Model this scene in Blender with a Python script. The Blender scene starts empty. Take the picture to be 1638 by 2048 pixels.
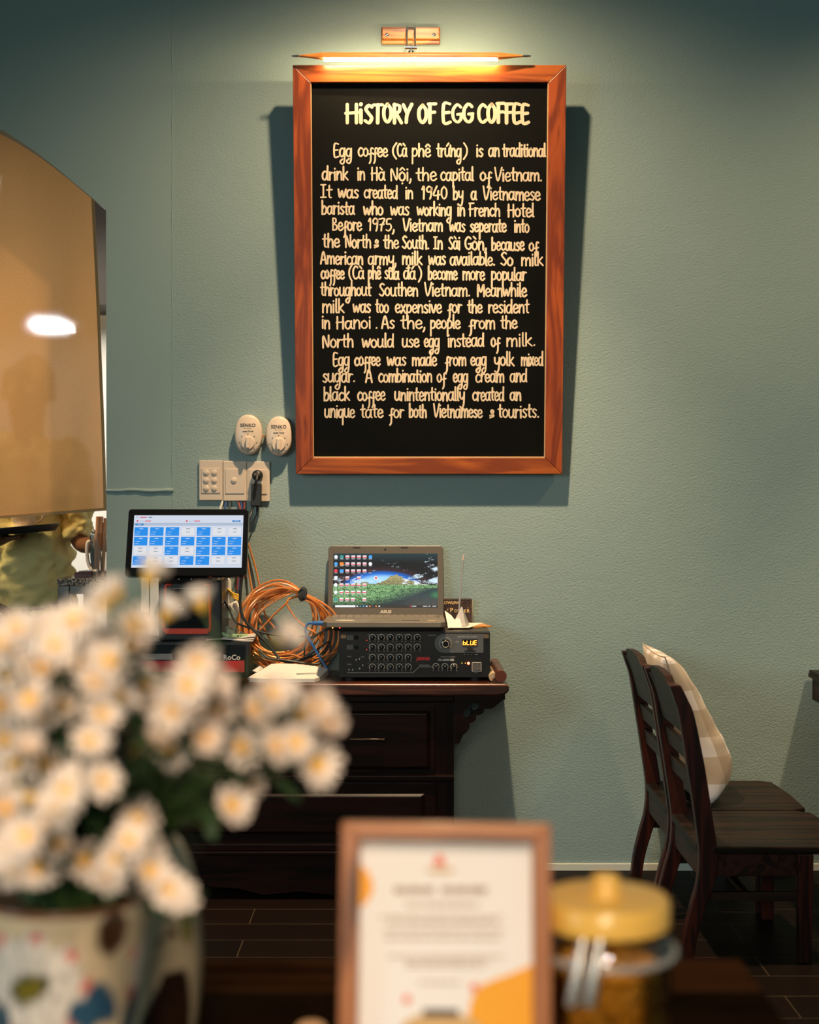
import bpy, bmesh, math, random
from mathutils import Vector, Matrix, noise
R = math.radians
PI = math.pi
S = bpy.context.scene
COL = S.collection
random.seed(7)

# ------------------------------------------------------------------ camera, world, lights
F_PX = 2800.0
CAM = Vector((0.0, -4.242, 1.124))
PITCH = math.atan(24.0 / F_PX)
cd = bpy.data.cameras.new('camera')
cam = bpy.data.objects.new('camera', cd)
COL.objects.link(cam)
cam.location = CAM
cam.rotation_euler = (PI / 2 - PITCH, 0, 0)
cd.sensor_fit = 'VERTICAL'
cd.sensor_height = 36.0
cd.sensor_width = 36.0 * 1638 / 2048
cd.lens = 36.0 * F_PX / 2048
cd.clip_start = 0.05
cd.clip_end = 50
cd.dof.use_dof = True
cd.dof.focus_distance = 4.08
cd.dof.aperture_fstop = 2.9
S.camera = cam

S.view_settings.view_transform = 'Standard'
S.view_settings.look = 'None'
S.view_settings.gamma = 1.0
S.view_settings.use_curve_mapping = False
S.view_settings.exposure = 0.0
S.cycles.max_bounces = 8
S.cycles.transparent_max_bounces = 16
S.cycles.caustics_reflective = False
S.cycles.caustics_refractive = False
S.cycles.sample_clamp_indirect = 4.0

W = bpy.data.worlds.new('room_light')
S.world = W
W.use_nodes = True
W.node_tree.nodes['Background'].inputs[0].default_value = (0.56, 0.82, 0.78, 1)
W.node_tree.nodes['Background'].inputs[1].default_value = 0.26


def lamp(name, kind, loc, aim, power, color, size=0.05, cone=120, blend=1.0, sy=None):
    ld = bpy.data.lights.new(name, kind)
    ld.energy = power
    ld.color = color
    if kind == 'SPOT':
        ld.spot_size = R(cone)
        ld.spot_blend = blend
        ld.shadow_soft_size = size
    elif kind == 'AREA':
        ld.size = size
        if sy:
            ld.shape = 'RECTANGLE'
            ld.size_y = sy
    else:
        ld.shadow_soft_size = size
    o = bpy.data.objects.new(name, ld)
    COL.objects.link(o)
    o.location = loc
    d = Vector(aim) - Vector(loc)
    o.rotation_euler = d.to_track_quat('-Z', 'Y').to_euler()
    return o


WARM = (1.0, 0.74, 0.44)
lamp('ceiling_spot_board', 'SPOT', (0.05, -0.80, 2.86), (0.05, -0.45, 0.4), 132, WARM, 0.03, 150, 1.0)
lamp('ceiling_spot_board_beam', 'SPOT', (0.05, -0.80, 2.86), (0.10, -0.40, 0.4), 260, WARM, 0.03, 70, 1.0)
lamp('ceiling_spot_right', 'SPOT', (1.75, -0.85, 2.86), (1.80, -0.35, 0.6), 66, WARM, 0.035, 130, 1.0)
lamp('ceiling_spot_right_beam', 'SPOT', (1.75, -0.85, 2.86), (1.78, -0.40, 0.4), 260, WARM, 0.035, 52, 1.0)
lamp('ceiling_spot_table', 'SPOT', (0.12, -4.75, 2.3), (-0.12, -3.05, 0.78), 120, (1.0, 0.79, 0.58), 0.07, 54, 1.0)
lamp('warm_fill_behind', 'AREA', (-0.25, -5.4, 1.55), (-0.25, -3.1, 0.62), 3.0, (1.0, 0.80, 0.58), 0.5).data.spread = R(50)  # unseen warm fill added behind the camera to lift the table setting
lamp('daylight_front', 'AREA', (-2.7, -4.2, 1.7), (1.0, 0.0, 0.1), 9, (0.72, 0.95, 1.0), 1.2).data.spread = R(75)
lamp('kitchen_area_fill', 'AREA', (-2.0, 1.2, 2.25), (-1.7, 1.3, 0), 50, (1.0, 0.93, 0.82), 0.8)  # unseen area light added to brighten the kitchen, below ceiling height
lamp('shirt_fill', 'AREA', (-1.75, 0.30, 1.75), (-1.30, 0.66, 0.95), 11, (1.0, 0.76, 0.38), 0.3)  # warm fill added behind the curtain to brighten the yellow shirt

# ------------------------------------------------------------------ projection used for laying out (photo pixel + depth -> world)
FW = Vector((0, math.cos(PITCH), -math.sin(PITCH)))
UP = Vector((0, math.sin(PITCH), math.cos(PITCH)))
RT = Vector((1, 0, 0))


def ray(px, py):
    return FW * F_PX + RT * (px - 819.0) + UP * (1024.0 - py)


def at(px, py, Y):
    r = ray(px, py)
    return CAM + r * ((Y - CAM.y) / r.y)


def onplane(px, py, p0, n):
    r = ray(px, py)
    return CAM + r * ((Vector(p0) - CAM).dot(n) / r.dot(n))


# ------------------------------------------------------------------ materials
def mat(name, col, rough=0.5, metal=0.0, emit=None, es=0.0, coat=0.0, spec=0.5, bump=None, var=None, trans=0.0, alpha=1.0):
    m = bpy.data.materials.new(name)
    m.use_nodes = True
    nt = m.node_tree
    b = nt.nodes['Principled BSDF']
    c4 = (col[0], col[1], col[2], 1)
    b.inputs['Base Color'].default_value = c4
    b.inputs['Roughness'].default_value = rough
    b.inputs['Metallic'].default_value = metal
    b.inputs['Specular IOR Level'].default_value = spec
    b.inputs['Coat Weight'].default_value = coat
    b.inputs['Coat Roughness'].default_value = 0.12
    b.inputs['Transmission Weight'].default_value = trans
    b.inputs['Alpha'].default_value = alpha
    if emit:
        b.inputs['Emission Color'].default_value = (emit[0], emit[1], emit[2], 1)
        b.inputs['Emission Strength'].default_value = es
    if var or bump:
        tc = nt.nodes.new('ShaderNodeTexCoord')
    if var:   # (scale, amount)
        n = nt.nodes.new('ShaderNodeTexNoise')
        n.inputs['Scale'].default_value = var[0]
        n.inputs['Detail'].default_value = 6
        nt.links.new(tc.outputs['Object'], n.inputs['Vector'])
        r = nt.nodes.new('ShaderNodeValToRGB')
        a = var[1]
        r.color_ramp.elements[0].position = 0.3
        r.color_ramp.elements[1].position = 0.7
        r.color_ramp.elements[0].color = tuple(max(0, v * (1 - a)) for v in col) + (1,)
        r.color_ramp.elements[1].color = tuple(min(1, v * (1 + a)) for v in col) + (1,)
        nt.links.new(n.outputs['Fac'], r.inputs['Fac'])
        nt.links.new(r.outputs['Color'], b.inputs['Base Color'])
    if bump:  # (scale, strength, distance)
        n2 = nt.nodes.new('ShaderNodeTexNoise')
        n2.inputs['Scale'].default_value = bump[0]
        n2.inputs['Detail'].default_value = 4
        nt.links.new(tc.outputs['Object'], n2.inputs['Vector'])
        bp = nt.nodes.new('ShaderNodeBump')
        bp.inputs['Strength'].default_value = bump[1]
        bp.inputs['Distance'].default_value = bump[2]
        nt.links.new(n2.outputs['Fac'], bp.inputs['Height'])
        nt.links.new(bp.outputs['Normal'], b.inputs['Normal'])
    return m


def wood(name, dark, light, axis, rough=0.35, coat=0.3, freq=9.0, ring=26.0, spec=0.5):
    m = bpy.data.materials.new(name)
    m.use_nodes = True
    nt = m.node_tree
    b = nt.nodes['Principled BSDF']
    b.inputs['Roughness'].default_value = rough
    b.inputs['Coat Weight'].default_value = coat
    b.inputs['Coat Roughness'].default_value = 0.15
    b.inputs['Specular IOR Level'].default_value = spec
    tc = nt.nodes.new('ShaderNodeTexCoord')
    mp = nt.nodes.new('ShaderNodeMapping')
    sc = [freq * 3, freq * 3, freq * 3]
    sc['xyz'.index(axis)] = freq * 0.22
    mp.inputs['Scale'].default_value = sc
    n = nt.nodes.new('ShaderNodeTexNoise')
    n.inputs['Scale'].default_value = 1.0
    n.inputs['Detail'].default_value = 5
    n.inputs['Distortion'].default_value = 0.6
    nt.links.new(tc.outputs['Object'], mp.inputs['Vector'])
    nt.links.new(mp.outputs['Vector'], n.inputs['Vector'])
    mul = nt.nodes.new('ShaderNodeMath')
    mul.operation = 'MULTIPLY'
    mul.inputs[1].default_value = ring
    nt.links.new(n.outputs['Fac'], mul.inputs[0])
    sn = nt.nodes.new('ShaderNodeMath')
    sn.operation = 'SINE'
    nt.links.new(mul.outputs[0], sn.inputs[0])
    ad = nt.nodes.new('ShaderNodeMath')
    ad.operation = 'MULTIPLY_ADD'
    ad.inputs[1].default_value = 0.28
    nt.links.new(sn.outputs[0], ad.inputs[0])
    nt.links.new(n.outputs['Fac'], ad.inputs[2])
    r = nt.nodes.new('ShaderNodeValToRGB')
    r.color_ramp.elements[0].position = 0.18
    r.color_ramp.elements[1].position = 0.72
    r.color_ramp.elements[0].color = tuple(dark) + (1,)
    r.color_ramp.elements[1].color = tuple(light) + (1,)
    nt.links.new(ad.outputs[0], r.inputs['Fac'])
    nt.links.new(r.outputs['Color'], b.inputs['Base Color'])
    return m


def attrmat(name, rough=0.4, emit=0.0, coat=0.0, spec=0.5):
    m = bpy.data.materials.new(name)
    m.use_nodes = True
    nt = m.node_tree
    b = nt.nodes['Principled BSDF']
    a = nt.nodes.new('ShaderNodeVertexColor')
    a.layer_name = 'paint'
    b.inputs['Roughness'].default_value = rough
    b.inputs['Coat Weight'].default_value = coat
    b.inputs['Specular IOR Level'].default_value = spec
    if emit:
        b.inputs['Base Color'].default_value = (0.01, 0.01, 0.01, 1)
        nt.links.new(a.outputs['Color'], b.inputs['Emission Color'])
        b.inputs['Emission Strength'].default_value = emit
    else:
        nt.links.new(a.outputs['Color'], b.inputs['Base Color'])
    return m


def thinglass(name, tint=(1, 1, 1), refl=0.12, rough=0.03):
    m = bpy.data.materials.new(name)
    m.use_nodes = True
    nt = m.node_tree
    nt.nodes.remove(nt.nodes['Principled BSDF'])
    out = nt.nodes['Material Output']
    t = nt.nodes.new('ShaderNodeBsdfTransparent')
    t.inputs[0].default_value = tuple(tint) + (1,)
    g = nt.nodes.new('ShaderNodeBsdfGlossy')
    g.inputs['Roughness'].default_value = rough
    fr = nt.nodes.new('ShaderNodeFresnel')
    fr.inputs[0].default_value = 1.5
    ma = nt.nodes.new('ShaderNodeMath')
    ma.operation = 'ADD'
    ma.inputs[1].default_value = refl * 0.4
    nt.links.new(fr.outputs[0], ma.inputs[0])
    mx = nt.nodes.new('ShaderNodeMixShader')
    nt.links.new(ma.outputs[0], mx.inputs[0])
    nt.links.new(t.outputs[0], mx.inputs[1])
    nt.links.new(g.outputs[0], mx.inputs[2])
    nt.links.new(mx.outputs[0], out.inputs[0])
    return m


# ------------------------------------------------------------------ mesh building
class MB:
    def __init__(s, M=None):
        s.v, s.f, s.m = [], [], []
        s.M = M
        s.cur = 0

    def av(s, p):
        p = Vector(p)
        s.v.append(s.M @ p if s.M else p)
        return len(s.v) - 1

    def face(s, ids):
        s.f.append(tuple(ids))
        s.m.append(s.cur)

    def poly(s, pts):
        s.face([s.av(p) for p in pts])

    def box(s, x0, x1, y0, y1, z0, z1):
        i = [s.av((x, y, z)) for z in (z0, z1) for y in (y0, y1) for x in (x0, x1)]
        for q in ((0, 2, 3, 1), (4, 5, 7, 6), (0, 1, 5, 4), (2, 6, 7, 3), (0, 4, 6, 2), (1, 3, 7, 5)):
            s.face([i[k] for k in q])

    def hexa(s, a, b):           # two quads (4 points each) joined
        i = [s.av(p) for p in list(a) + list(b)]
        s.face(i[3::-1])
        s.face(i[4:8])
        for k in range(4):
            l = (k + 1) % 4
            s.face((i[k], i[l], i[4 + l], i[4 + k]))

    def prism(s, poly, z0, z1):  # poly in local xy, extruded along local z
        n = len(poly)
        a = [s.av((p[0], p[1], z0)) for p in poly]
        b = [s.av((p[0], p[1], z1)) for p in poly]
        s.face(a[::-1])
        s.face(b)
        for k in range(n):
            l = (k + 1) % n
            s.face((a[k], a[l], b[l], b[k]))

    def prism_ax(s, poly, y0, y1):  # poly in xz, extruded along y
        n = len(poly)
        a = [s.av((p[0], y0, p[1])) for p in poly]
        b = [s.av((p[0], y1, p[1])) for p in poly]
        s.face(a)
        s.face(b[::-1])
        for k in range(n):
            l = (k + 1) % n
            s.face((a[l], a[k], b[k], b[l]))

    def ring(s, c, ax1, ax2, seg):
        return [s.av(Vector(c) + Vector(ax1) * math.cos(2 * PI * k / seg) + Vector(ax2) * math.sin(2 * PI * k / seg)) for k in range(seg)]

    def skin_rings(s, rings, cap=True):
        for a, b in zip(rings, rings[1:]):
            n = len(a)
            for k in range(n):
                l = (k + 1) % n
                s.face((a[k], a[l], b[l], b[k]))
        if cap:
            s.face(rings[0][::-1])
            s.face(rings[-1])

    def tube(s, pts, r, seg=8, closed=False, cap=True):
        P = [Vector(p) for p in pts]
        n = len(P)
        rr = r if isinstance(r, (list, tuple)) else [r] * n
        rings = []
        up = None
        for k in range(n):
            if closed:
                t = (P[(k + 1) % n] - P[k - 1])
            else:
                t = P[min(k + 1, n - 1)] - P[max(k - 1, 0)]
            if t.length < 1e-9:
                t = Vector((0, 0, 1))
            t.normalize()
            if up is None:
                h = Vector((0, 0, 1)) if abs(t.z) < 0.9 else Vector((1, 0, 0))
                up = (h - t * h.dot(t)).normalized()
            else:
                up = up - t * up.dot(t)
                if up.length < 1e-6:
                    h = Vector((1, 0, 0)) if abs(t.x) < 0.9 else Vector((0, 1, 0))
                    up = h - t * h.dot(t)
                up.normalize()
            sd = t.cross(up)
            rings.append(s.ring(P[k], up * rr[k], sd * rr[k], seg))
        s.skin_rings(rings, cap and not closed)
        if closed:
            a, b = rings[-1], rings[0]
            # pick the best rotation to close
            best = min(range(seg), key=lambda q: (s.v[a[0]] - s.v[b[q]]).length)
            for k in range(seg):
                l = (k + 1) % seg
                s.face((a[k], a[l], b[(l + best) % seg], b[(k + best) % seg]))

    def cyl(s, p0, p1, r0, r1=None, seg=20):
        s.tube([p0, p1], [r0, r0 if r1 is None else r1], seg)

    def lathe(s, prof, c=(0, 0, 0), seg=32, cap=True, sx=1.0, sy=1.0):   # about local z, prof = [(r, z)]
        c = Vector(c)
        rings = [s.ring(c + Vector((0, 0, z)), (r * sx, 0, 0), (0, r * sy, 0), seg) for r, z in prof]
        s.skin_rings(rings, cap)

    def sphere(s, c, r, seg=16, rings=10, sx=1, sy=1, sz=1):
        prof = [(max(1e-5, r * math.sin(PI * k / rings)), -r * math.cos(PI * k / rings) * sz) for k in range(rings + 1)]
        s.lathe(prof, c, seg, True, sx, sy)

    def addmesh(s, me, M=None):
        o = len(s.v)
        for v in me.vertices:
            p = (M @ v.co) if M else v.co.copy()
            s.v.append(s.M @ p if s.M else p)
        for p in me.polygons:
            s.f.append(tuple(o + i for i in p.vertices))
            s.m.append(s.cur)

    def build(s, name, mats, parent=None, bevel=0.0, smooth=False, sub=0, bseg=2, loc=None, fixn=True):
        root = parent
        while root is not None and root.parent is not None:
            root = root.parent
        org = Vector(root.location) if root is not None else Vector(loc or (0, 0, 0))
        me = bpy.data.meshes.new(name)
        me.from_pydata([tuple(p - org) for p in s.v], [], s.f)
        ms = mats if isinstance(mats, (list, tuple)) else [mats]
        for m in ms:
            me.materials.append(m)
        me.polygons.foreach_set('material_index', s.m)
        if fixn:
            bm = bmesh.new()
            bm.from_mesh(me)
            bmesh.ops.recalc_face_normals(bm, faces=bm.faces)
            bm.to_mesh(me)
            bm.free()
        if smooth:
            me.polygons.foreach_set('use_smooth', [True] * len(me.polygons))
        me.update()
        o = bpy.data.objects.new(name, me)
        COL.objects.link(o)
        if root is None:
            o.location = org
        if parent is not None:
            o.parent = parent
        if bevel:
            b = o.modifiers.new('bevel', 'BEVEL')
            b.width = bevel
            b.segments = bseg
            b.limit_method = 'ANGLE'
            b.angle_limit = R(35)
        if smooth and smooth != 'all':
            try:
                me.set_sharp_from_angle(angle=R(40))
            except Exception:
                pass
        if sub:
            sm = o.modifiers.new('sub', 'SUBSURF')
            sm.levels = sub
            sm.render_levels = sub
        return o


def tag(o, label=None, cat=None, group=None, kind=None):
    if label:
        o['label'] = label
    if cat:
        o['category'] = cat
    if group:
        o['group'] = group
    if kind:
        o['kind'] = kind
    return o


def thing(name, loc, label, cat, group=None):
    o = bpy.data.objects.new(name, None)
    COL.objects.link(o)
    o.location = loc
    o.empty_display_size = 0.05
    return tag(o, label, cat, group)


def struct(name, mb, m, **k):
    return tag(mb.build(name, m, **k), kind='structure')


def smooth_pts(P, n=6, closed=False):
    P = [Vector(p) for p in P]
    if len(P) < 3:
        return P
    out = []
    N = len(P)
    rng = range(N) if closed else range(N - 1)
    for i in rng:
        if closed:
            a, b, c, d = P[i - 1], P[i], P[(i + 1) % N], P[(i + 2) % N]
        else:
            a, b, c, d = P[max(i - 1, 0)], P[i], P[i + 1], P[min(i + 2, N - 1)]
        for k in range(n):
            t = k / n
            out.append(0.5 * ((2 * b) + (c - a) * t + (2 * a - 5 * b + 4 * c - d) * t * t + (3 * b - a - 3 * c + d) * t ** 3))
    if not closed:
        out.append(P[-1])
    return out


def fill2d(polys, t0, t1):
    """A mesh of closed outlines (the inner ones become holes) in xy, between z=t0 and t1."""
    cu = bpy.data.curves.new('tmp', 'CURVE')
    cu.dimensions = '2D'
    cu.fill_mode = 'BOTH'
    cu.extrude = (t1 - t0) / 2
    for pl in polys:
        sp = cu.splines.new('POLY')
        sp.points.add(len(pl) - 1)
        for q, p in zip(sp.points, pl):
            q.co = (p[0], p[1], 0, 1)
        sp.use_cyclic_u = True
    ob = bpy.data.objects.new('tmp', cu)
    me = bpy.data.meshes.new_from_object(ob)
    for v in me.vertices:
        v.co.z += (t0 + t1) / 2
    bpy.data.objects.remove(ob)
    bpy.data.curves.remove(cu)
    return me


def textmesh(txt, size, align='CENTER', bold=0.0, xs=1.0, shear=0.0):
    cu = bpy.data.curves.new('tmp', 'FONT')
    cu.body = txt
    cu.size = size
    cu.align_x = align
    cu.offset = bold
    cu.shear = shear
    cu.resolution_u = 3
    ob = bpy.data.objects.new('tmp', cu)
    me = bpy.data.meshes.new_from_object(ob)
    for v in me.vertices:
        v.co.x *= xs
    bpy.data.objects.remove(ob)
    bpy.data.curves.remove(cu)
    return me


def basis(o, u, v, n):
    M = Matrix.Identity(4)
    for i, c in enumerate((Vector(u).normalized(), Vector(v).normalized(), Vector(n).normalized(), Vector(o))):
        M[0][i], M[1][i], M[2][i] = c.x, c.y, c.z
    return M


def front(o):
    """Local x right, y up, z towards the room, at a point of the back wall."""
    return basis(o, (1, 0, 0), (0, 0, 1), (0, -1, 0))


def shift(x, y, z=0):
    return Matrix.Translation((x, y, z))
# ------------------------------------------------------------------ shared materials
black_plastic = mat('black_plastic', (0.012, 0.012, 0.013), 0.35)
black_gloss = mat('black_gloss', (0.006, 0.006, 0.007), 0.12)
black_rubber = mat('black_rubber', (0.010, 0.010, 0.011), 0.55)
cream_plastic = mat('cream_plastic', (0.60, 0.47, 0.37), 0.35)
white_plastic = mat('white_plastic', (0.75, 0.70, 0.64), 0.4)
chrome = mat('chrome', (0.75, 0.75, 0.76), 0.18, 1.0)
dark_print = mat('dark_print', (0.02, 0.02, 0.025), 0.6)
light_print = mat('light_print', (0.55, 0.50, 0.44), 0.5)
gold_print = mat('gold_print', (0.75, 0.50, 0.20), 0.4)
paper = mat('paper', (0.64, 0.57, 0.51), 0.7)
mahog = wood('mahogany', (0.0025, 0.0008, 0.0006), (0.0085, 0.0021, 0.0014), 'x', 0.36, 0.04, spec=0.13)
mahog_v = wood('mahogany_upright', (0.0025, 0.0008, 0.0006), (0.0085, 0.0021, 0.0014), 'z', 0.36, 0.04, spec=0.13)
mahog_top = wood('mahogany_top', (0.025, 0.006, 0.003), (0.11, 0.026, 0.010), 'x', 0.3, 0.25)  # base colour lightened to stand in for the highlight along the top edge
chair_wood = wood('chair_wood', (0.008, 0.0014, 0.0008), (0.038, 0.0060, 0.0022), 'z', 0.4, 0.08, spec=0.25)
chair_wood_h = wood('chair_wood_level', (0.006, 0.0018, 0.001), (0.024, 0.006, 0.003), 'y', 0.45, 0.04, spec=0.2)
seat_wood = wood('seat_wood', (0.005, 0.003, 0.0022), (0.016, 0.008, 0.005), 'x', 0.45, 0.03, spec=0.14)

# ------------------------------------------------------------------ the room
# plaster
m = bpy.data.materials.new('teal_plaster')
m.use_nodes = True
nt = m.node_tree
b = nt.nodes['Principled BSDF']
b.inputs['Roughness'].default_value = 0.62
b.inputs['Specular IOR Level'].default_value = 0.3
tc = nt.nodes.new('ShaderNodeTexCoord')
n1 = nt.nodes.new('ShaderNodeTexNoise')
n1.inputs['Scale'].default_value = 1.6
n1.inputs['Detail'].default_value = 6
r1 = nt.nodes.new('ShaderNodeValToRGB')
r1.color_ramp.elements[0].position = 0.3
r1.color_ramp.elements[1].position = 0.75
r1.color_ramp.elements[0].color = (0.240, 0.315, 0.306, 1)
r1.color_ramp.elements[1].color = (0.264, 0.337, 0.326, 1)
nt.links.new(tc.outputs['Object'], n1.inputs['Vector'])
nt.links.new(n1.outputs['Fac'], r1.inputs['Fac'])
nt.links.new(r1.outputs['Color'], b.inputs['Base Color'])
mp = nt.nodes.new('ShaderNodeMapping')
mp.inputs['Scale'].default_value = (1.0, 1.0, 1.35)
mp.inputs['Rotation'].default_value = (0, R(25), 0)
nt.links.new(tc.outputs['Object'], mp.inputs['Vector'])
n2 = nt.nodes.new('ShaderNodeTexNoise')
n2.inputs['Scale'].default_value = 125
n2.inputs['Detail'].default_value = 5
n2.inputs['Roughness'].default_value = 0.6
nt.links.new(mp.outputs['Vector'], n2.inputs['Vector'])
n3 = nt.nodes.new('ShaderNodeTexNoise')
n3.inputs['Scale'].default_value = 9
n3.inputs['Detail'].default_value = 3
nt.links.new(tc.outputs['Object'], n3.inputs['Vector'])
ad = nt.nodes.new('ShaderNodeMath')
ad.operation = 'MULTIPLY_ADD'
ad.inputs[1].default_value = 0.9
nt.links.new(n3.outputs['Fac'], ad.inputs[0])
nt.links.new(n2.outputs['Fac'], ad.inputs[2])
sx = nt.nodes.new('ShaderNodeSeparateXYZ')
nt.links.new(tc.outputs['Object'], sx.inputs[0])
mr = nt.nodes.new('ShaderNodeMapRange')      # the pier beside the arch is trowelled smoother
mr.inputs['From Min'].default_value = -0.74
mr.inputs['From Max'].default_value = -0.70
mr.inputs['To Min'].default_value = 0.13
mr.inputs['To Max'].default_value = 0.5
nt.links.new(sx.outputs['X'], mr.inputs['Value'])
bp = nt.nodes.new('ShaderNodeBump')
bp.inputs['Distance'].default_value = 0.0042
nt.links.new(mr.outputs['Result'], bp.inputs['Strength'])
nt.links.new(ad.outputs[0], bp.inputs['Height'])
nt.links.new(bp.outputs['Normal'], b.inputs['Normal'])
teal = m

XR = at(212, 700, 0).x
arch_px = [(212, 420), (180, 392), (145, 363), (100, 326), (50, 289), (0, 258), (-60, 230), (-130, 208), (-200, 196), (-240, 194)]
arch = [(at(px, py, 0).x, at(px, py, 0).z) for px, py in arch_px]
cxa = arch[-1][0]
arch = [(p[0], p[1]) for p in smooth_pts([(x, z, 0) for x, z in arch], 4)]
left = [(2 * cxa - x, z) for x, z in reversed(arch[:-1])]
outline = [(3.0, 0), (3.0, 3.0), (-3.2, 3.0), (-3.2, 0), (left[-1][0], 0)] + left[::-1] + arch[::-1] + [(XR, 0)]
wm = MB(basis((0, 0, 0), (1, 0, 0), (0, 0, 1), (0, -1, 0)))
wm.addmesh(fill2d([outline], -0.13, 0.0))
struct('wall_back', wm, teal)

# plaster beads on the pier
tm = MB()
for pts, r in (([at(345, y, 0.001) for y in range(-20, 1300, 12)], 0.0022), ([at(x, 980 + .012 * (x - 214), 0.0) for x in range(212, 348, 3)], 0.0062)):
    pp = []
    for i, p in enumerate(pts):
        pp.append(p + Vector((noise.noise(p * 14) * 0.0022, 0, noise.noise(p * 17 + Vector((3, 1, 2))) * 0.003)))
    tm.tube(pp, [r * (1 + 0.35 * noise.noise(p * 30)) for p in pp], 8)
struct('trim_1', tm, teal, smooth=True)

# floor: dark plank tiles with pale joints
fm = bpy.data.materials.new('dark_plank_floor')
fm.use_nodes = True
nt = fm.node_tree
b = nt.nodes['Principled BSDF']
b.inputs['Roughness'].default_value = 0.5
b.inputs['Specular IOR Level'].default_value = 0.1
tc = nt.nodes.new('ShaderNodeTexCoord')
br = nt.nodes.new('ShaderNodeTexBrick')
br.inputs['Scale'].default_value = 1.0
br.inputs['Brick Width'].default_value = 0.85
br.inputs['Row Height'].default_value = 0.135
br.inputs['Mortar Size'].default_value = 0.0013
br.inputs['Mortar Smooth'].default_value = 0.1
br.inputs['Color1'].default_value = (0.0035, 0.0020, 0.0013, 1)
br.inputs['Color2'].default_value = (0.0070, 0.0032, 0.002, 1)
br.inputs['Mortar'].default_value = (0.06, 0.042, 0.028, 1)
nt.links.new(tc.outputs['Object'], br.inputs['Vector'])
mp = nt.nodes.new('ShaderNodeMapping')
mp.inputs['Scale'].default_value = (3, 60, 1)
nt.links.new(tc.outputs['Object'], mp.inputs['Vector'])
nz = nt.nodes.new('ShaderNodeTexNoise')
nz.inputs['Scale'].default_value = 1
nz.inputs['Detail'].default_value = 6
nt.links.new(mp.outputs['Vector'], nz.inputs['Vector'])
mx = nt.nodes.new('ShaderNodeMix')
mx.data_type = 'RGBA'
mx.blend_type = 'MULTIPLY'
mx.inputs[0].default_value = 0.75
nt.links.new(br.outputs['Color'], mx.inputs[6])
rr = nt.nodes.new('ShaderNodeValToRGB')
rr.color_ramp.elements[0].color = (0.45, 0.42, 0.40, 1)
rr.color_ramp.elements[1].color = (1.5, 1.4, 1.3, 1)
nt.links.new(nz.outputs['Fac'], rr.inputs['Fac'])
nt.links.new(rr.outputs['Color'], mx.inputs[7])
nt.links.new(mx.outputs[2], b.inputs['Base Color'])
f = MB()
f.box(-3.2, 3.0, -5.2, 3.0, -0.06, 0.0)
struct('floor', f, fm)
f = MB()
f.box(-3.2, 3.0, -5.2, 3.0, 3.0, 3.06)
struct('ceiling', f, mat('ceiling_paint', (0.42, 0.45, 0.43), 0.8))
f = MB()
f.box(XR + 0.002, 3.0, -0.008, 0.0, 0.0, 0.021)
struct('baseboard_back', f, mat('pale_strip', (0.62, 0.60, 0.52), 0.5), bevel=0.001)

# kitchen beyond the arch
white_wall = mat('kitchen_white', (0.82, 0.80, 0.76), 0.6)
f = MB()
f.box(-3.2, 0.4, 2.4, 2.5, 0, 3.0)
struct('wall_kitchen', f, white_wall)
f = MB()
f.box(0.2, 0.3, 0.13, 2.4, 0, 3.0)
struct('wall_kitchen_right', f, white_wall)
f = MB()
f.box(-3.2, 0.2, 2.05, 2.4, 2.0, 3.0)
struct('trim_2', f, mat('soffit_brown', (0.05, 0.042, 0.034), 0.7))

# ------------------------------------------------------------------ chalkboard, leaning out at its top
TILT = math.atan2(0.105, 1.197)
U = Vector((1, 0, 0))
V = Vector((0, -math.sin(TILT), math.cos(TILT)))
N = Vector((0, -math.cos(TILT), -math.sin(TILT)))
bl = at(592, 950, -0.045)
br_ = at(1124, 947, -0.045)
OB = Vector(((bl.x + br_.x) / 2, -0.045, (bl.z + br_.z) / 2))
MBD = basis(OB, U, V, N)
HW, HH = 0.399, 0.0
tl = onplane(855, 130, OB, N)
HH = (tl - OB).dot(V)
BW_S, BW_T, BW_B = 0.0515, 0.049, 0.049
board = thing('chalkboard', OB, 'black chalkboard in a red-brown wooden frame hung leaning on the teal wall', 'chalkboard')
fr_h = wood('frame_wood_level', (0.18, 0.030, 0.005), (0.42, 0.095, 0.013), 'x', 0.35, 0.25, 7, 22)
fr_v = wood('frame_wood_upright', (0.15, 0.022, 0.004), (0.34, 0.062, 0.010), 'z', 0.35, 0.25, 7, 22)
fb = MB(MBD)
for poly, mi in (([(-HW, HH), (HW, HH), (HW - BW_S, HH - BW_T), (-HW + BW_S, HH - BW_T)], 0),
                 ([(-HW, 0), (HW, 0), (HW - BW_S, BW_B), (-HW + BW_S, BW_B)], 0),
                 ([(-HW, 0), (-HW, HH), (-HW + BW_S, HH - BW_T), (-HW + BW_S, BW_B)], 1),
                 ([(HW, 0), (HW, HH), (HW - BW_S, HH - BW_T), (HW - BW_S, BW_B)], 1)):
    fb.cur = mi
    fb.prism(poly, -0.034, 0.0)
fb.build('frame', [fr_h, fr_v], board, bevel=0.0018)
lip = MB(MBD)
a, c, d, e = -HW + BW_S, HW - BW_S, BW_B, HH - BW_T
for x0, x1, y0, y1 in ((a, c, d, d + 0.003), (a, a + 0.002, d, e), (c - 0.002, c, d, e)):
    lip.box(x0, x1, y0, y1, -0.018, -0.004)
lip.build('inner_lip', mat('bare_wood', (0.52, 0.33, 0.16), 0.5), board)
pm = mat('blackboard_paint', (0.0020, 0.0018, 0.0013), 0.55, spec=0.10, var=(3, 0.6), bump=(18, 0.05, 0.004))
pn = MB(MBD)
pn.box(-HW + 0.02, HW - 0.02, 0.02, HH - 0.02, -0.028, -0.017)
pn.build('panel', pm, board)

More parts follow.
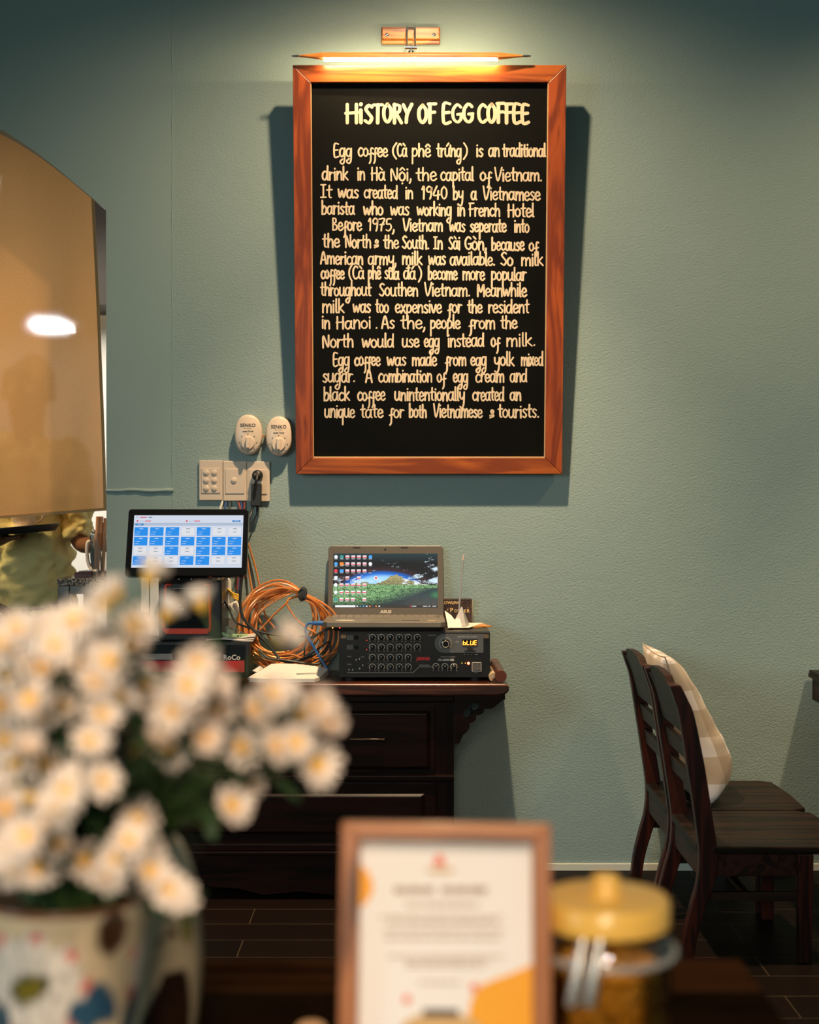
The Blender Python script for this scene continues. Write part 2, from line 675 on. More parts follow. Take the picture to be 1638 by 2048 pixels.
# hand lettering --------------------------------------------------------------
A_ = 'M.62,.85 .35,1 .1,.72 .1,.22 .32,0 .55,.25 .66,.98'
O_ = 'M.36,1 .1,.72 .1,.25 .34,0 .6,.25 .6,.72 .36,1'
G = {
    'a': (.82, [A_, 'M.66,1 .64,.25 .78,.02']),
    'b': (.74, ['M.12,1.62 .12,0', 'M.12,.55 .36,.98 .63,.72 .6,.22 .35,0 .12,.15']),
    'c': (.68, ['M.62,.84 .38,1 .1,.65 .14,.2 .36,0 .64,.18']),
    'd': (.82, [A_, 'M.68,1.62 .66,.3 .72,0']),
    'e': (.70, ['M.12,.46 .58,.58 .54,.9 .32,1 .09,.62 .18,.12 .40,0 .66,.2']),
    'f': (.58, ['M.62,.98 .46,1.08 .32,.85 .3,-.45 .14,-.85', 'M.08,.3 .58,.4']),
    'g': (.80, [A_, 'M.67,1 .64,-.4 .46,-.85 .2,-.8 .14,-.55 .4,-.3']),
    'h': (.76, ['M.12,1.62 .12,0', 'M.12,.5 .36,.98 .6,.8 .64,0']),
    'i': (.32, ['M.16,1 .17,0', 'M.16,1.36 .165,1.40']),
    'k': (.70, ['M.12,1.62 .12,0', 'M.58,.98 .14,.42', 'M.22,.5 .66,0']),
    'l': (.32, ['M.14,1.62 .14,.15 .26,0']),
    'm': (1.10, ['M.12,1 .12,0', 'M.12,.55 .34,.98 .54,.8 .56,0', 'M.56,.55 .78,.98 .97,.8 1.0,0']),
    'n': (.76, ['M.12,1 .12,0', 'M.12,.5 .38,.98 .6,.8 .64,0']),
    'o': (.72, [O_]),
    'p': (.74, ['M.14,1 .12,-.85', 'M.12,.6 .38,1 .63,.72 .6,.25 .35,.05 .12,.22']),
    'q': (.80, [A_, 'M.67,1 .64,-.9']),
    'r': (.56, ['M.12,1 .13,0', 'M.13,.55 .32,.95 .56,.9']),
    's': (.62, ['M.56,.86 .34,1 .14,.78 .32,.54 .52,.28 .34,0 .08,.14']),
    't': (.56, ['M.28,1.5 .27,.2 .46,.02', 'M.04,.95 .54,1.0']),
    'u': (.80, ['M.1,1 .1,.25 .34,0 .6,.3', 'M.64,1 .62,.25 .76,.02']),
    'v': (.68, ['M.06,1 .32,0 .62,1']),
    'w': (1.0, ['M.06,1 .22,0 .48,.85 .66,0 .94,1']),
    'x': (.70, ['M.1,1 .6,0', 'M.6,1 .08,0']),
    'y': (.74, ['M.1,1 .14,.4 .38,.2 .6,.5', 'M.66,1 .6,-.3 .4,-.85 .12,-.7']),
    'A': (.86, ['M.06,0 .4,1.55 .76,0', 'M.2,.5 .66,.5']),
    'B': (.80, ['M.14,1.5 .14,0', 'M.14,1.5 .5,1.45 .52,1 .16,.82 .62,.6 .6,.12 .14,0']),
    'C': (.80, ['M.72,1.3 .46,1.5 .14,1.1 .14,.4 .42,0 .74,.2']),
    'E': (.72, ['M.62,1.5 .14,1.48 .14,0 .64,.04', 'M.14,.78 .56,.82']),
    'F': (.70, ['M.16,1.5 .16,0', 'M.04,1.5 .64,1.52', 'M.04,.8 .56,.84']),
    'G': (.86, ['M.74,1.28 .46,1.5 .14,1.05 .16,.35 .46,0 .74,.25 .76,.68', 'M.48,.66 .82,.7']),
    'H': (.86, ['M.14,1.5 .14,0', 'M.7,1.5 .7,0', 'M.04,.78 .78,.84']),
    'I': (.56, ['M.28,1.5 .28,.05', 'M.06,1.5 .5,1.52', 'M.04,.02 .52,.04']),
    'M': (1.06, ['M.12,0 .16,1.5 .5,.5 .86,1.5 .92,0']),
    'N': (.90, ['M.14,0 .16,1.5 .68,.05 .74,1.55']),
    'O': (.84, ['M.42,1.5 .14,1.1 .14,.4 .4,0 .68,.4 .68,1.1 .42,1.5']),
    'R': (.84, ['M.16,1.5 .16,0', 'M.1,1.48 .56,1.4 .56,.95 .2,.76', 'M.3,.76 .74,0']),
    'S': (.74, ['M.66,1.36 .42,1.52 .16,1.2 .4,.8 .64,.42 .42,0 .08,.2']),
    'T': (.80, ['M.42,1.5 .4,0', 'M.04,1.5 .8,1.52']),
    'V': (.84, ['M.06,1.6 .38,0 .84,1.6']),
    'Y': (.78, ['M.06,1.5 .38,.75', 'M.76,1.55 .38,.7 .3,0']),
    '0': (.74, ['M.36,1.5 .12,1.1 .12,.4 .36,0 .6,.4 .6,1.1 .36,1.5']),
    '1': (.44, ['M.08,1.15 .26,1.5 .24,0']),
    '4': (.80, ['M.42,1.5 .08,.45 .72,.5', 'M.56,.95 .52,-.02']),
    '5': (.72, ['M.62,1.5 .2,1.45 .16,.85 .5,.85 .62,.4 .36,0 .08,.12']),
    '7': (.70, ['M.06,1.45 .62,1.5 .34,.7 .26,0', 'M.14,.75 .56,.82']),
    '9': (.72, ['M.58,1.3 .34,1.5 .1,1.15 .26,.8 .58,1.0 .6,1.4 .54,.4 .44,0']),
    '&': (.56, ['M.1,.02 .46,.72 .3,.98 .2,.7 .48,.28 .26,.1 .08,.3']),
    '(': (.40, ['M.38,1.62 .14,1.0 .14,.3 .36,-.3']),
    ')': (.40, ['M.04,1.62 .28,1.0 .26,.3 .02,-.3']),
    ',': (.34, ['M.18,.16 .16,-.1 .06,-.35']),
    '.': (.32, ['M.16,.06 .19,.09']),
}
ACC = {'`': ['M.2,1.55 .46,1.28'], "'": ['M.3,1.28 .56,1.6'], '^': ['M.14,1.24 .36,1.5 .6,1.24'], '_': ['M.36,-.34 .38,-.31'],
       '~': ['M.1,1.3 .26,1.45 .44,1.3 .62,1.46'], '+': ['M.64,1.0 .8,1.1 .8,1.35'], '-': ['M.42,1.3 .86,1.34']}
ALIAS = {'à': 'a`', 'ê': 'e^', 'ứ': "u+'", 'ộ': 'o^_', 'ữ': 'u+~', 'á': "a'", 'ò': 'o`', 'đ': 'd-'}


def parse(st):
    return [tuple(float(q) for q in w.split(',')) for w in st[1:].split()]


def stroke(mb, pts, w, z):
    P = smooth_pts([Vector((x, y, 0)) for x, y in pts], 5)
    n = len(P)
    L, Rr = [], []
    for k in range(n):
        t = P[min(k + 1, n - 1)] - P[max(k - 1, 0)]
        if t.length < 1e-9:
            t = Vector((0, 1, 0))
        t.normalize()
        nn = Vector((-t.y, t.x, 0))
        ww = w * (0.80 + 0.26 * abs(nn.x * 0.94 - nn.y * 0.34))
        L.append(P[k] + nn * ww)
        Rr.append(P[k] - nn * ww)
        if k in (0, n - 1):
            sg = -1 if k == 0 else 1
            cap = [P[k] + t * sg * ww * math.sin(PI * q / 6) + nn * ww * math.cos(PI * q / 6) for q in range(7)]
            mb.poly([(p.x, p.y, z) for p in cap])
    a = [mb.av((p.x, p.y, z)) for p in L]
    c = [mb.av((p.x, p.y, z)) for p in Rr]
    for k in range(n - 1):
        mb.face((a[k], c[k], c[k + 1], a[k + 1]))


PZ = -0.0165
PP = OB + N * (-0.017)


def bxy(px, py):
    p = onplane(px, py, PP, N) - OB
    return p.dot(U), p.dot(V)


lt = MB(MBD)
rz = random.Random(3)


def word(txt, x0, x1, base, xh=16.5, w=1.9, tl_=0.0):
    ex = []
    for ch in txt:
        g = ALIAS.get(ch, ch)
        ex.append((g[0], g[1:]))
    adv = sum(G[c][0] for c, _ in ex)
    x = 0.0
    zz = PZ
    for c, ac in ex:
        strokes = list(G[c][1])
        if c == 'i' and '^' in ac:
            pass
        for q in ac:
            strokes += ACC[q]
        jy = rz.uniform(-.04, .04)
        js = rz.uniform(.96, 1.05)
        for st in strokes:
            pts = []
            for gx, gy in parse(st):
                fx = (x + gx) / adv
                px = x0 + fx * (x1 - x0)
                py = base + tl_ * fx - (gy * js + jy) * xh
                pts.append(bxy(px, py))
            zz += 0.000004
            stroke(lt, pts, w / 680.0 * rz.uniform(.9, 1.1), zz)
        x += G[c][0]


for t, a, c in (('H', 690, 718), ('STORY', 728, 824), ('OF', 835, 873), ('EGG', 884, 947), ('COFFEE', 955, 1059)):
    word(t, a, c, 245, 24, 3.25)
for st in ('M.5,1.02 .52,0', 'M.5,1.5 .53,1.53'):
    stroke(lt, [bxy(718 + (x - .3) * 18, 245 - y * 24) for x, y in parse(st)], 3.6 / 680, PZ)
LINES = [
    (313, 0, 'Egg 666 706|coffee 715 777|( 782 795|Cà 793 816|phê 822 863|trứng 872 925|) 926 938|is 951 968|an 976 1001|traditional 1004 1093'),
    (360, 2, 'drink 643 698|in 713 732|Hà 741 772|Nội, 779 826|the 831 875|capital 880 949|of 959 984|Vietnam. 988 1086'),
    (395, 6, 'It 640 666|was 675 719|created 727 797|in 809 828|1940 842 897|by 905 928|a 941 955|Vietnamese 965 1082'),
    (428, 6, 'barista 642 711|who 726 768|was 780 820|working 833 905|in 913 932|French 937 1002|Hotel 1014 1070'),
    (460, 5, 'Before 663 725|1975, 735 792|Vietnam 805 887|was 898 932|seperate 939 1014|into 1027 1060'),
    (494, 8, 'the 644 681|North 689 744|& 747 759|the 766 799|South. 803 860|In 866 887|Sài 896 922|Gòn, 928 976|because 982 1050|of 1057 1078'),
    (528, 3, 'American 640 728|army, 735 795|milk 803 846|was 856 893|available. 899 992|So 1000 1028|milk 1041 1088'),
    (557, 4, 'coffee 641 690|( 695 706|Cà 704 730|phê 735 763|sữa 768 800|đá 806 833|) 836 846|become 855 916|more 924 971|popular 981 1054'),
    (591, 2, 'throughout 640 744|Southen 757 838|Vietnam. 848 942|Meanwhile 953 1055'),
    (625, 1, 'milk 643 690|was 705 743|too 750 779|expensive 789 885|for 894 925|the 934 966|resident 975 1060'),
    (657, 0, 'in 642 662|Hanoi 671 744|. 748 758|As 762 791|the, 800 854|people 859 922|from 936 992|the 1000 1036'),
    (695, -3, 'North 643 709|would 723 790|use 803 840|egg 847 881|instead 894 970|of 981 1001|milk. 1011 1073'),
    (731, 0, 'Egg 665 701|coffee 708 762|was 773 814|made 823 875|from 889 934|egg 940 975|yolk 987 1030|mixed 1041 1088'),
    (764, 0, 'sugar. 644 712|A 730 747|combination 756 866|of 873 893|egg 905 938|cream 950 1010|and 1019 1056'),
    (801, 0, 'black 646 701|coffee 714 772|unintentionally 788 931|created 944 1010|an 1019 1044'),
    (835, 0, 'unique 648 711|tate 720 768|for 777 809|both 817 855|Vietnamese 866 966|& 978 990|tourists. 995 1080'),
]
for base, dy, ws in LINES:
    for w_ in ws.split('|'):
        t, a, c = w_.split(' ')
        a, c = float(a) + .8, float(c) - 1.4
        word(t, a, c, base + dy * (a - 640) / 450, 16.3, 1.72, dy * (c - a) / 450)
lt.build('lettering', mat('chalk_marker', (0.60, 0.46, 0.32), 0.7), board, fixn=False)

# ------------------------------------------------------------------ picture light
pl = thing('picture_light', at(822, 72, 0), 'wooden picture light on a bracket glowing above the chalkboard', 'lamp')
amber = wood('lamp_wood', (0.22, 0.05, 0.008), (0.55, 0.19, 0.03), 'x', 0.4, 0.12, 12)
p0, p1 = at(763, 90, 0), at(880, 56, 0)
q = MB()
q.box(p0.x, p1.x, -0.012, 0.0, p0.z, p1.z)
bpz = (p1.z - p0.z)
q.box(p0.x + .002, p1.x - .002, -0.021, -0.012, p0.z + bpz * .22, p1.z - bpz * .12)
bp_ = q.build('back_plate', amber, pl, bevel=0.0025)
for px in (774, 868):
    c = at(px, 70, -0.021)
    q = MB(front(c))
    q.lathe([(0.0055, -0.001), (0.005, 0.002), (0.002, 0.0035)], (0, 0, 0), 14)
    q.build('screw', chrome, bp_, smooth=True)
LY = -0.178
LBc = at(822, 112, LY)
q = MB()
for dx in (-0.012, 0.012):
    q.tube(smooth_pts([(LBc.x + dx, -0.018, at(822, 66, 0).z + .006), (LBc.x + dx, -0.05, at(822, 66, 0).z + .004), (LBc.x + dx, -0.12, LBc.z + .07), (LBc.x + dx, LY, LBc.z + .026)], 5), 0.0028, 8)
q.tube([(LBc.x - .014, -0.022, at(822, 66, 0).z + .006), (LBc.x + .014, -0.022, at(822, 66, 0).z + .006)], 0.003, 8)
q.build('arm', chrome, pl, smooth=True)
q = MB()
q.cyl((LBc.x - .017, LY, LBc.z + .024), (LBc.x + .017, LY, LBc.z + .024), 0.0045, seg=14)
q.cyl((LBc.x, LY, LBc.z + .004), (LBc.x, LY, LBc.z + .034), 0.003, seg=10)
q.cyl((LBc.x, LY, LBc.z + .004), (LBc.x, LY, LBc.z + .014), 0.008, seg=14)
q.build('joint', mat('steel', (0.45, 0.45, 0.46), 0.25, 1.0), pl, smooth=True)
q = MB()
xl, xr = at(598, 112, LY).x, at(1046, 112, LY).x
xa, xb = at(645, 112, LY).x, at(998, 112, LY).x
prof = [(xl, .003), (xl + .03, .0062), (xa, .0105), (xb, .0105), (xr - .03, .0062), (xr, .003)]
rings = []
for x, r in prof:
    rings.append([q.av((x, LY + cy * r * 1.6, LBc.z + cz * r)) for cy, cz in ((-.75, -.7), (-.75, .2), (-.4, .8), (.4, .8), (.75, .2), (.75, -.7))])
q.skin_rings(rings)
q.build('lamp_bar', amber, pl, bevel=0.001)
q = MB()
for a, c in ((xl, at(583, 112, LY).x), (xr, at(1062, 112, LY).x)):
    q.tube([(a, LY, LBc.z), ((a + c) / 2, LY, LBc.z), (c, LY, LBc.z)], [.0034, .0036, .0018], 12)
    q.build('end_tip', chrome, pl, smooth=True)
    q = MB()
q.tube([(xa + .004, LY + .002, LBc.z - .0125), (xb - .004, LY + .0125, LBc.z - .0082)], 0.0022, 12)
tube_emit = mat('lit_tube', (1, .9, .7), 0.4, emit=(1.0, 0.78, 0.43), es=330)
q.build('light_tube', tube_emit, pl, smooth=True)
# ------------------------------------------------------------------ fan regulators
def oval(a, b, n=40, e=2.15):
    out = []
    for k in range(n):
        t = 2 * PI * k / n
        cx, sy = math.cos(t), math.sin(t)
        out.append((a * math.copysign(abs(cx) ** (2 / e), cx), b * math.copysign(abs(sy) ** (2 / e), sy)))
    return out


def oval_body(mb, a, b, prof, n=44):   # prof: (inset, z)
    rings = [[mb.av((x, y, z)) for x, y in oval(a - i, b - i, n)] for i, z in prof]
    mb.skin_rings(rings)


for cx, cy, a, b, side in ((498.5, 870, 27.5, 40, 'left'), (559.5, 873, 26.5, 39.5, 'right')):
    s = 1 / 660
    c = at(cx, cy, 0)
    lab = ('oval cream fan speed regulator on the wall farther from the chalkboard frame' if side == 'left'
           else 'oval cream fan speed regulator on the wall touching the chalkboard frame edge')
    t = thing('fan_regulator', c, lab, 'fan regulator')
    q = MB(front(c))
    oval_body(q, a * s, b * s, ((.002, 0), (.0, .004), (0, .024), (.002, .031), (.006, .034)))
    q.build('body', cream_plastic, t, smooth=True)
    q = MB(front(c) @ shift(0, -16.5 * s, .034))
    q.lathe([(.0205, -.001), (.0205, .003), (.0190, .005), (.001, .0055)], (0, 0, 0), 36)
    q.build('dial_base', cream_plastic, t, smooth=True)
    q = MB(front(c) @ shift(0, -16.5 * s, .039))
    q.prism([(-.0045, -.0165), (.0045, -.0165), (.0055, 0), (.0045, .0165), (-.0045, .0165), (-.0055, 0)], 0, .011)
    q.build('dial_grip', cream_plastic, t, bevel=.002)
    q = MB(front(c) @ shift(0, 0, .0345))
    q.addmesh(textmesh('SENKO', .0145, bold=.00025, xs=1.0), shift(0, 15 * s, 0))
    q.addmesh(textmesh('fan controller', .0042), shift(0, 11.5 * s, 0))
    q.addmesh(textmesh('model: TD160', .0055, bold=.0002), shift(0, 5 * s, 0))
    for k in range(8):
        an = R(90 - k * 45)
        px, py = math.cos(an) * .0265, math.sin(an) * .0265 - 16.5 * s
        q.box(px - .0012, px + .0012, py - .0016, py + .0016, -.0005, .0002)
    q.build('print', dark_print, t)
    # short wire between the two
    if side == 'right':
        w = MB()
        for k, dz in enumerate((0, -.004)):
            w.tube([at(522, 870, -.012) + Vector((0, 0, dz)), at(530, 872, -.014) + Vector((0, 0, dz)), at(537, 870, -.012) + Vector((0, 0, dz))], .002, 8)
        tag(w.build('jumper_wire', mat('brown_wire', (.35, .18, .05), .5), loc=at(530, 870, -.012), smooth=True), 'short brown wire joining the two oval fan regulators', 'wire')

# ------------------------------------------------------------------ switch plates
PLATES = ((399, 446, 921, 1001, 'cream switch plate with six oval push buttons at the left of its row', 'switch plate'),
          (447, 494, 922, 1002, 'cream switch plate with one oval button between two others', 'switch plate'),
          (494.5, 540, 923, 1003, 'cream socket plate holding the black plug below the fan regulators', 'socket'))
for i, (x0, x1, y0, y1, lab, cat) in enumerate(PLATES):
    a, c = at(x0, y1, 0), at(x1, y0, 0)
    o = Vector(((a.x + c.x) / 2, 0, (a.z + c.z) / 2))
    hw, hh = (c.x - a.x) / 2, (c.z - a.z) / 2
    t = thing('socket_plate' if i == 2 else 'switch_plate', o, lab, cat)
    q = MB(front(o))
    q.box(-hw, hw, -hh, hh, 0, .009)
    q.build('plate', cream_plastic, t, bevel=.002)
    q = MB(front(o))
    q.box(-hw * .80, hw * .80, -hh * .63, hh * .60, .008, .0112)
    q.build('insert', cream_plastic, t, bevel=.0008)
    pts = [(413.6, 945.5), (429.7, 945.5), (413.6, 961), (429.7, 961), (413.6, 977), (429.7, 977)] if i == 0 else ([(468.8, 961)] if i == 1 else [])
    for px, py in pts:
        p = at(px, py, 0) - o
        q = MB(front(o) @ shift(p.x, p.z, .011))
        oval_body(q, .0088, .0088, ((0, 0), (0, .0016), (.0012, .0026), (.003, .0028)), 24)
        q.cur = 1
        oval_body(q, .006, .0045, ((0, .0026), (.0006, .0036), (.002, .0038)), 20)
        q.build('button', [cream_plastic, cream_plastic], t, smooth=True)
    if i == 2:
        for dy in (-.02,):
            q = MB(front(o) @ shift(0, dy, .0112))
            q.lathe([(.0145, 0), (.0145, .0006), (.0001, .0006)], (0, 0, 0), 24)
            q.build('outlet', mat('outlet_grey', (.45, .38, .32), .5), t)  # disc a little greyer than the plate around it

# plug with its small power adapter and lead
pg = thing('power_adapter', at(515, 951, 0), 'black plug and small oblong adapter hanging from the cream socket plate', 'adapter')
o = at(515.5, 951, -.0115)
q = MB(front(o))
q.lathe([(.0165, 0), (.0165, .012), (.0145, .022), (.010, .026), (.001, .027)], (0, 0, 0), 26)
q.build('plug', black_plastic, pg, smooth=True)
q = MB(front(o) @ shift(0, 0.003, .024))
q.box(-.009, .009, -.004, .004, 0, .004)
q.build('plug_grip', mat('plug_grip', (.10, .07, .045), .4), pg, bevel=.001)
q = MB()
a, c = at(502.5, 1013, -.015), at(524, 967, -.015)
q.hexa([(a.x, -.012, a.z), (c.x - .001, -.012, a.z + .001), (c.x, -.012, c.z), (a.x + .002, -.012, c.z)], [(a.x, -.036, a.z), (c.x - .001, -.036, a.z + .001), (c.x, -.036, c.z), (a.x + .002, -.036, c.z)])
q.build('adapter_body', black_plastic, pg, bevel=.003)
q = MB()
q.tube(smooth_pts([at(515, 950, -.038), at(513, 960, -.05), at(510, 975, -.044), at(506, 1010, -.03), at(501, 1030, -.04), at(495, 1042, -.07)], 6), .0042, 8)
q.tube(smooth_pts([at(514.5, 1011, -.024), at(514, 1025, -.022), at(507, 1042, -.025), at(497, 1062, -.04), at(488, 1080, -.09)], 6), .0022, 8)
q.cyl(at(514.5, 1012, -.024), at(514, 1024, -.023), .0042, .003, 10)
q.build('lead', black_rubber, pg, smooth=True)

for k, (px, qx, cn, c, r) in enumerate(((446, 440, 'white', (.75, .70, .60), .0038), (453, 450, 'blue', (.06, .12, .30), .003), (461, 459, 'grey', (.10, .11, .12), .0025),
                                        (476, 481, 'red', (.35, .07, .04), .003), (482, 484, 'dark blue', (.04, .08, .22), .003), (489, 488, 'maroon', (.22, .05, .05), .003))):
    q = MB()
    q.tube(smooth_pts([at(px, 1000, -.003), at((px + qx) / 2, 1010, -.006), at(qx, 1024, -.008), at(qx - 2, 1070, -.010), at(qx - 3 - k, 1180, -.012)], 5), r, 8)
    tag(q.build('electric_wire', mat('wire_' + cn.replace(' ', '_'), c, .45), loc=at(px, 1000, 0), smooth=True), 'thin %s wire running down the wall below the switch plates' % cn, 'wire')

# ------------------------------------------------------------------ sideboard
CF = -0.326          # front edge of the top
ZT = at(700, 1368, CF).z
XR_, XL_ = at(1018, 1380, CF).x, -0.90
cab = thing('sideboard', (-0.36, -0.17, 0), 'dark glossy carved wooden sideboard with drawers against the teal wall', 'sideboard')
q = MB()
XX = XR_ - .012
q.prism_ax([(XL_ + .012, ZT - .034), (XX - .02, ZT - .034), (XX, ZT - .030), (XX + .012, ZT - .022), (XX + .012, ZT - .006), (XX + .004, ZT), (XL_ - .004, ZT), (XL_ - .012, ZT - .006), (XL_ - .012, ZT - .022), (XL_, ZT - .03)], CF, -.004)
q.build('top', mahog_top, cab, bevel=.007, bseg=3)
for sgn, xc in ((1, XR_ - .022), (-1, XL_ + .022)):
    q = MB()
    q.tube([(xc, CF + .012, ZT + .020), (xc, -.012, ZT + .020)], .0165, 20)
    q.tube([(xc - sgn * .012, CF + .02, ZT + .004), (xc - sgn * .012, -.012, ZT + .004)], .012, 12)
    q.build('scroll_end', mahog_top, cab, smooth=True)
BF = -0.295
bx1 = at(908, 1450, BF).x
bx0 = -0.36 * 2 - bx1 + .10
q = MB()
ztb = ZT - .034
dz = lambda y: at(735, y, BF - .012).z
zb = .055
q.box(bx0, bx1, BF, -.006, dz(1690), ztb)
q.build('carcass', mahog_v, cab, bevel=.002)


def panel(name, x0, x1, z0, z1, y, frame=.022, parent=cab, m=mahog):
    p = MB()
    p.box(x0, x1, y - .010, y + .002, z0, z1)
    n = [(x0 + frame, z0 + frame), (x1 - frame, z0 + frame), (x1 - frame, z1 - frame), (x0 + frame, z1 - frame)]
    p.hexa([(x, y - .0098, z) for x, z in n], [(x + (.012 if k in (0, 3) else -.012), y - .017, z + (.008 if k < 2 else -.008)) for k, (x, z) in enumerate(n)])
    return p.build(name, m, parent, bevel=.0015)


dx = lambda x: at(x, 1500, BF - .012).x
for xa_, xb_ in ((600, 870), (320, 588)):
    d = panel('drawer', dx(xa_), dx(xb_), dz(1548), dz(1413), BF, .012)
    xm = (dx(xa_) + dx(xb_)) / 2
    q = MB()
    zz = dz(1477)
    q.tube([(xm - .047, BF - .010, zz), (xm - .047, BF - .030, zz), (xm + .047, BF - .030, zz), (xm + .047, BF - .010, zz)], .0042, 10)
    q.build('handle', mat('dark_bronze', (.05, .035, .025), .3, .8), d, smooth=True)
panel('door', dx(320), dx(872), dz(1690), dz(1566), BF, .03)
q = MB()                                              # rails between
q.box(bx0, bx1, BF - .018, BF + .002, dz(1562), dz(1551))
q.box(bx0, bx1, BF - .016, BF + .002, dz(1404), ztb)
q.box(bx0 - .008, bx1 + .008, BF - .026, BF + .002, dz(1700), dz(1686))
q.box(bx0 - .014, bx1 + .014, BF - .030, BF + .002, dz(1708), dz(1700))
q.build('moulding', mahog, cab, bevel=.003)
# apron with an ogee lower edge
xm = (bx0 + bx1) / 2
za, z0 = dz(1708), .0
pts = [(bx0, za), (bx0, z0 + .0), (bx0 + .07, z0 + .0), (bx0 + .08, z0 + .045), (bx0 + .13, z0 + .06), (bx0 + .19, z0 + .035), (bx0 + .27, z0 + .03), (xm - .1, z0 + .012), (xm, z0 + .022)]
full = pts + [(2 * xm - x, z) for x, z in reversed(pts[:-1])]
q = MB()
q.prism_ax(full, BF - .020, BF + .006)
q.build('apron', mahog, cab, bevel=.002)
for x0_, x1_ in ((bx0, bx0 + .05), (bx1 - .05, bx1)):
    for y0_, y1_ in ((BF, BF + .05), (-.056, -.006)):
        q = MB()
        q.box(x0_, x1_, y0_, y1_, 0, za)
        q.build('foot', mahog_v, cab, bevel=.004)
# carved spandrel brackets
zsp = [(1050, 183), (1442, 183), (1442, 226), (1418, 232), (1385, 262), (1345, 294), (1310, 300), (1283, 298), (1272, 330), (1245, 345), (1217, 349), (1216, 378), (1196, 400), (1160, 410), (1165, 440), (1150, 470), (1116, 500), (1096, 538), (1086, 566), (1050, 570)]
hole = []
for k in range(9):
    an = R(-150 + k * 30)
    hole.append((1205 + 36 * math.cos(an), 285 + 32 * math.sin(an)))
hole += [(1190, 318), (1183, 292), (1172, 315), (1190, 322), (1178, 330)]
for k in range(9):
    an = R(-10 + k * 30)
    hole.append((1146 + 30 * math.cos(an), 342 + 32 * math.sin(an)))
hole += [(1122, 310), (1150, 300), (1158, 280)]


def zpt(p):
    w = at(640 + p[0] * .2564, 1340 + p[1] * .2564, BF - .01)
    return (w.x, w.z)


for mirror in (False, True):
    q = MB(basis((0, BF - .012, 0), (1, 0, 0), (0, 0, 1), (0, -1, 0)))
    pl_ = [[zpt(p) for p in zsp], [zpt(p) for p in hole]]
    if mirror:
        cx_ = (XR_ + XL_) / 2
        ox = (bx0 + bx1) / 2
        pl_ = [[(2 * ox - x, z) for x, z in l] for l in pl_]
    q.addmesh(fill2d(pl_, -.012, .012))
    q.build('spandrel_bracket', mahog, cab)
ZC = ZT      # everything below stands on this top

# ------------------------------------------------------------------ amplifier
AF = -0.262
ab, atp = ZC + .012, at(900, 1263, AF).z
ax0, ax1 = at(678, 1300, AF).x, at(980, 1300, AF).x
amp = thing('amplifier', ((ax0 + ax1) / 2, -.15, ZC), 'black karaoke amplifier with rows of knobs on the sideboard beneath the laptop', 'amplifier')
q = MB()
q.box(ax0, ax1, AF + .006, -.030, ab, atp)
q.build('chassis', mat('amp_black_metal', (.045, .040, .035), .38, .4), amp, bevel=.0025)
q = MB()
q.box(ax0, ax1, AF, AF + .007, ab - .002, atp - .003)
fp = q.build('front_panel', mat('amp_panel', (.007, .007, .008), .3), amp, bevel=.0015)
for xx in (ax0 + .03, ax1 - .04):
    for yy in (AF + .03, -.06):
        q = MB()
        q.lathe([(.016, ZC), (.018, ZC + .013)], (xx, yy, 0), 18)
        q.build('foot', black_rubber, amp, smooth=True)


def az(zx, zy):      # zoomed panel crop -> metres on the panel (x, z)
    p = at(660 + zx * .22589, 1240 + zy * .22589, AF)
    return p.x, p.z


ring_m = mat('knob_scale_print', (.62, .54, .45), .4)
pointer_m = mat('knob_cap', (.62, .55, .48), .25, .9)  # pale pointer also stands in for the bright highlight on knob tops


def knob(cx, cz, r, parent, big=False):
    M = front((cx, AF, cz))
    q = MB(M)
    if big:
        q.lathe([(r, 0), (r, .010), (r * .97, .012), (r * .78, .013), (r * .76, .020), (r * .70, .022), (.0001, .022)], (0, 0, 0), 36)
    else:
        q.lathe([(r, 0), (r * .95, .006), (r * .80, .007), (r * .66, .016), (r * .6, .0175), (.0001, .0175)], (0, 0, 0), 24)
    k = q.build('knob', black_gloss, parent, smooth=True)
    q = MB(M)
    if not big:
        n = 14
        for i in range(n):
            a0, a1 = R(-50 + i * 280 / n), R(-50 + (i + 1) * 280 / n)
            r0, r1 = r * 1.12, r * 1.36
            q.poly([(r0 * math.cos(a0), r0 * math.sin(a0), .0004), (r1 * math.cos(a0), r1 * math.sin(a0), .0004), (r1 * math.cos(a1), r1 * math.sin(a1), .0004), (r0 * math.cos(a1), r0 * math.sin(a1), .0004)])
        for sg in (-1, 1):
            q.box(sg * r * 1.1 - .0006, sg * r * 1.1 + .0006, -r * 1.75, -r * 1.4, 0, .0004)
    else:
        for i in range(23):
            a0 = R(-40 + i * 260 / 22)
            q.M = M @ Matrix.Rotation(a0, 4, 'Z')
            q.box(r * 1.25, r * 1.5, -.0005, .0005, 0, .0005)
        q.M = M
        q.tube([(r * .72 * math.cos(t * PI / 15), r * .72 * math.sin(t * PI / 15), .0222) for t in range(30)], .0008, 6, closed=True)
    q.build('scale', ring_m, k)
    q = MB(M)
    q.tube([(0, r * .2, .0178 if not big else .0135), (0, r * .75 if not big else r * .98, .0175 if not big else .0135)], r * .16 if not big else r * .09, 8)
    q.build('pointer', pointer_m if not big else gold_print, k)


for yy, n in ((155, 6), (240, 6), (330, 5), (415, 5)):
    for i in range(n):
        x, z = az(375 + i * 79.5, yy)
        knob(x, z, .0072, amp)
for xx in (938, 1018, 1097):
    x, z = az(xx, 412)
    knob(x, z, .0072, amp)
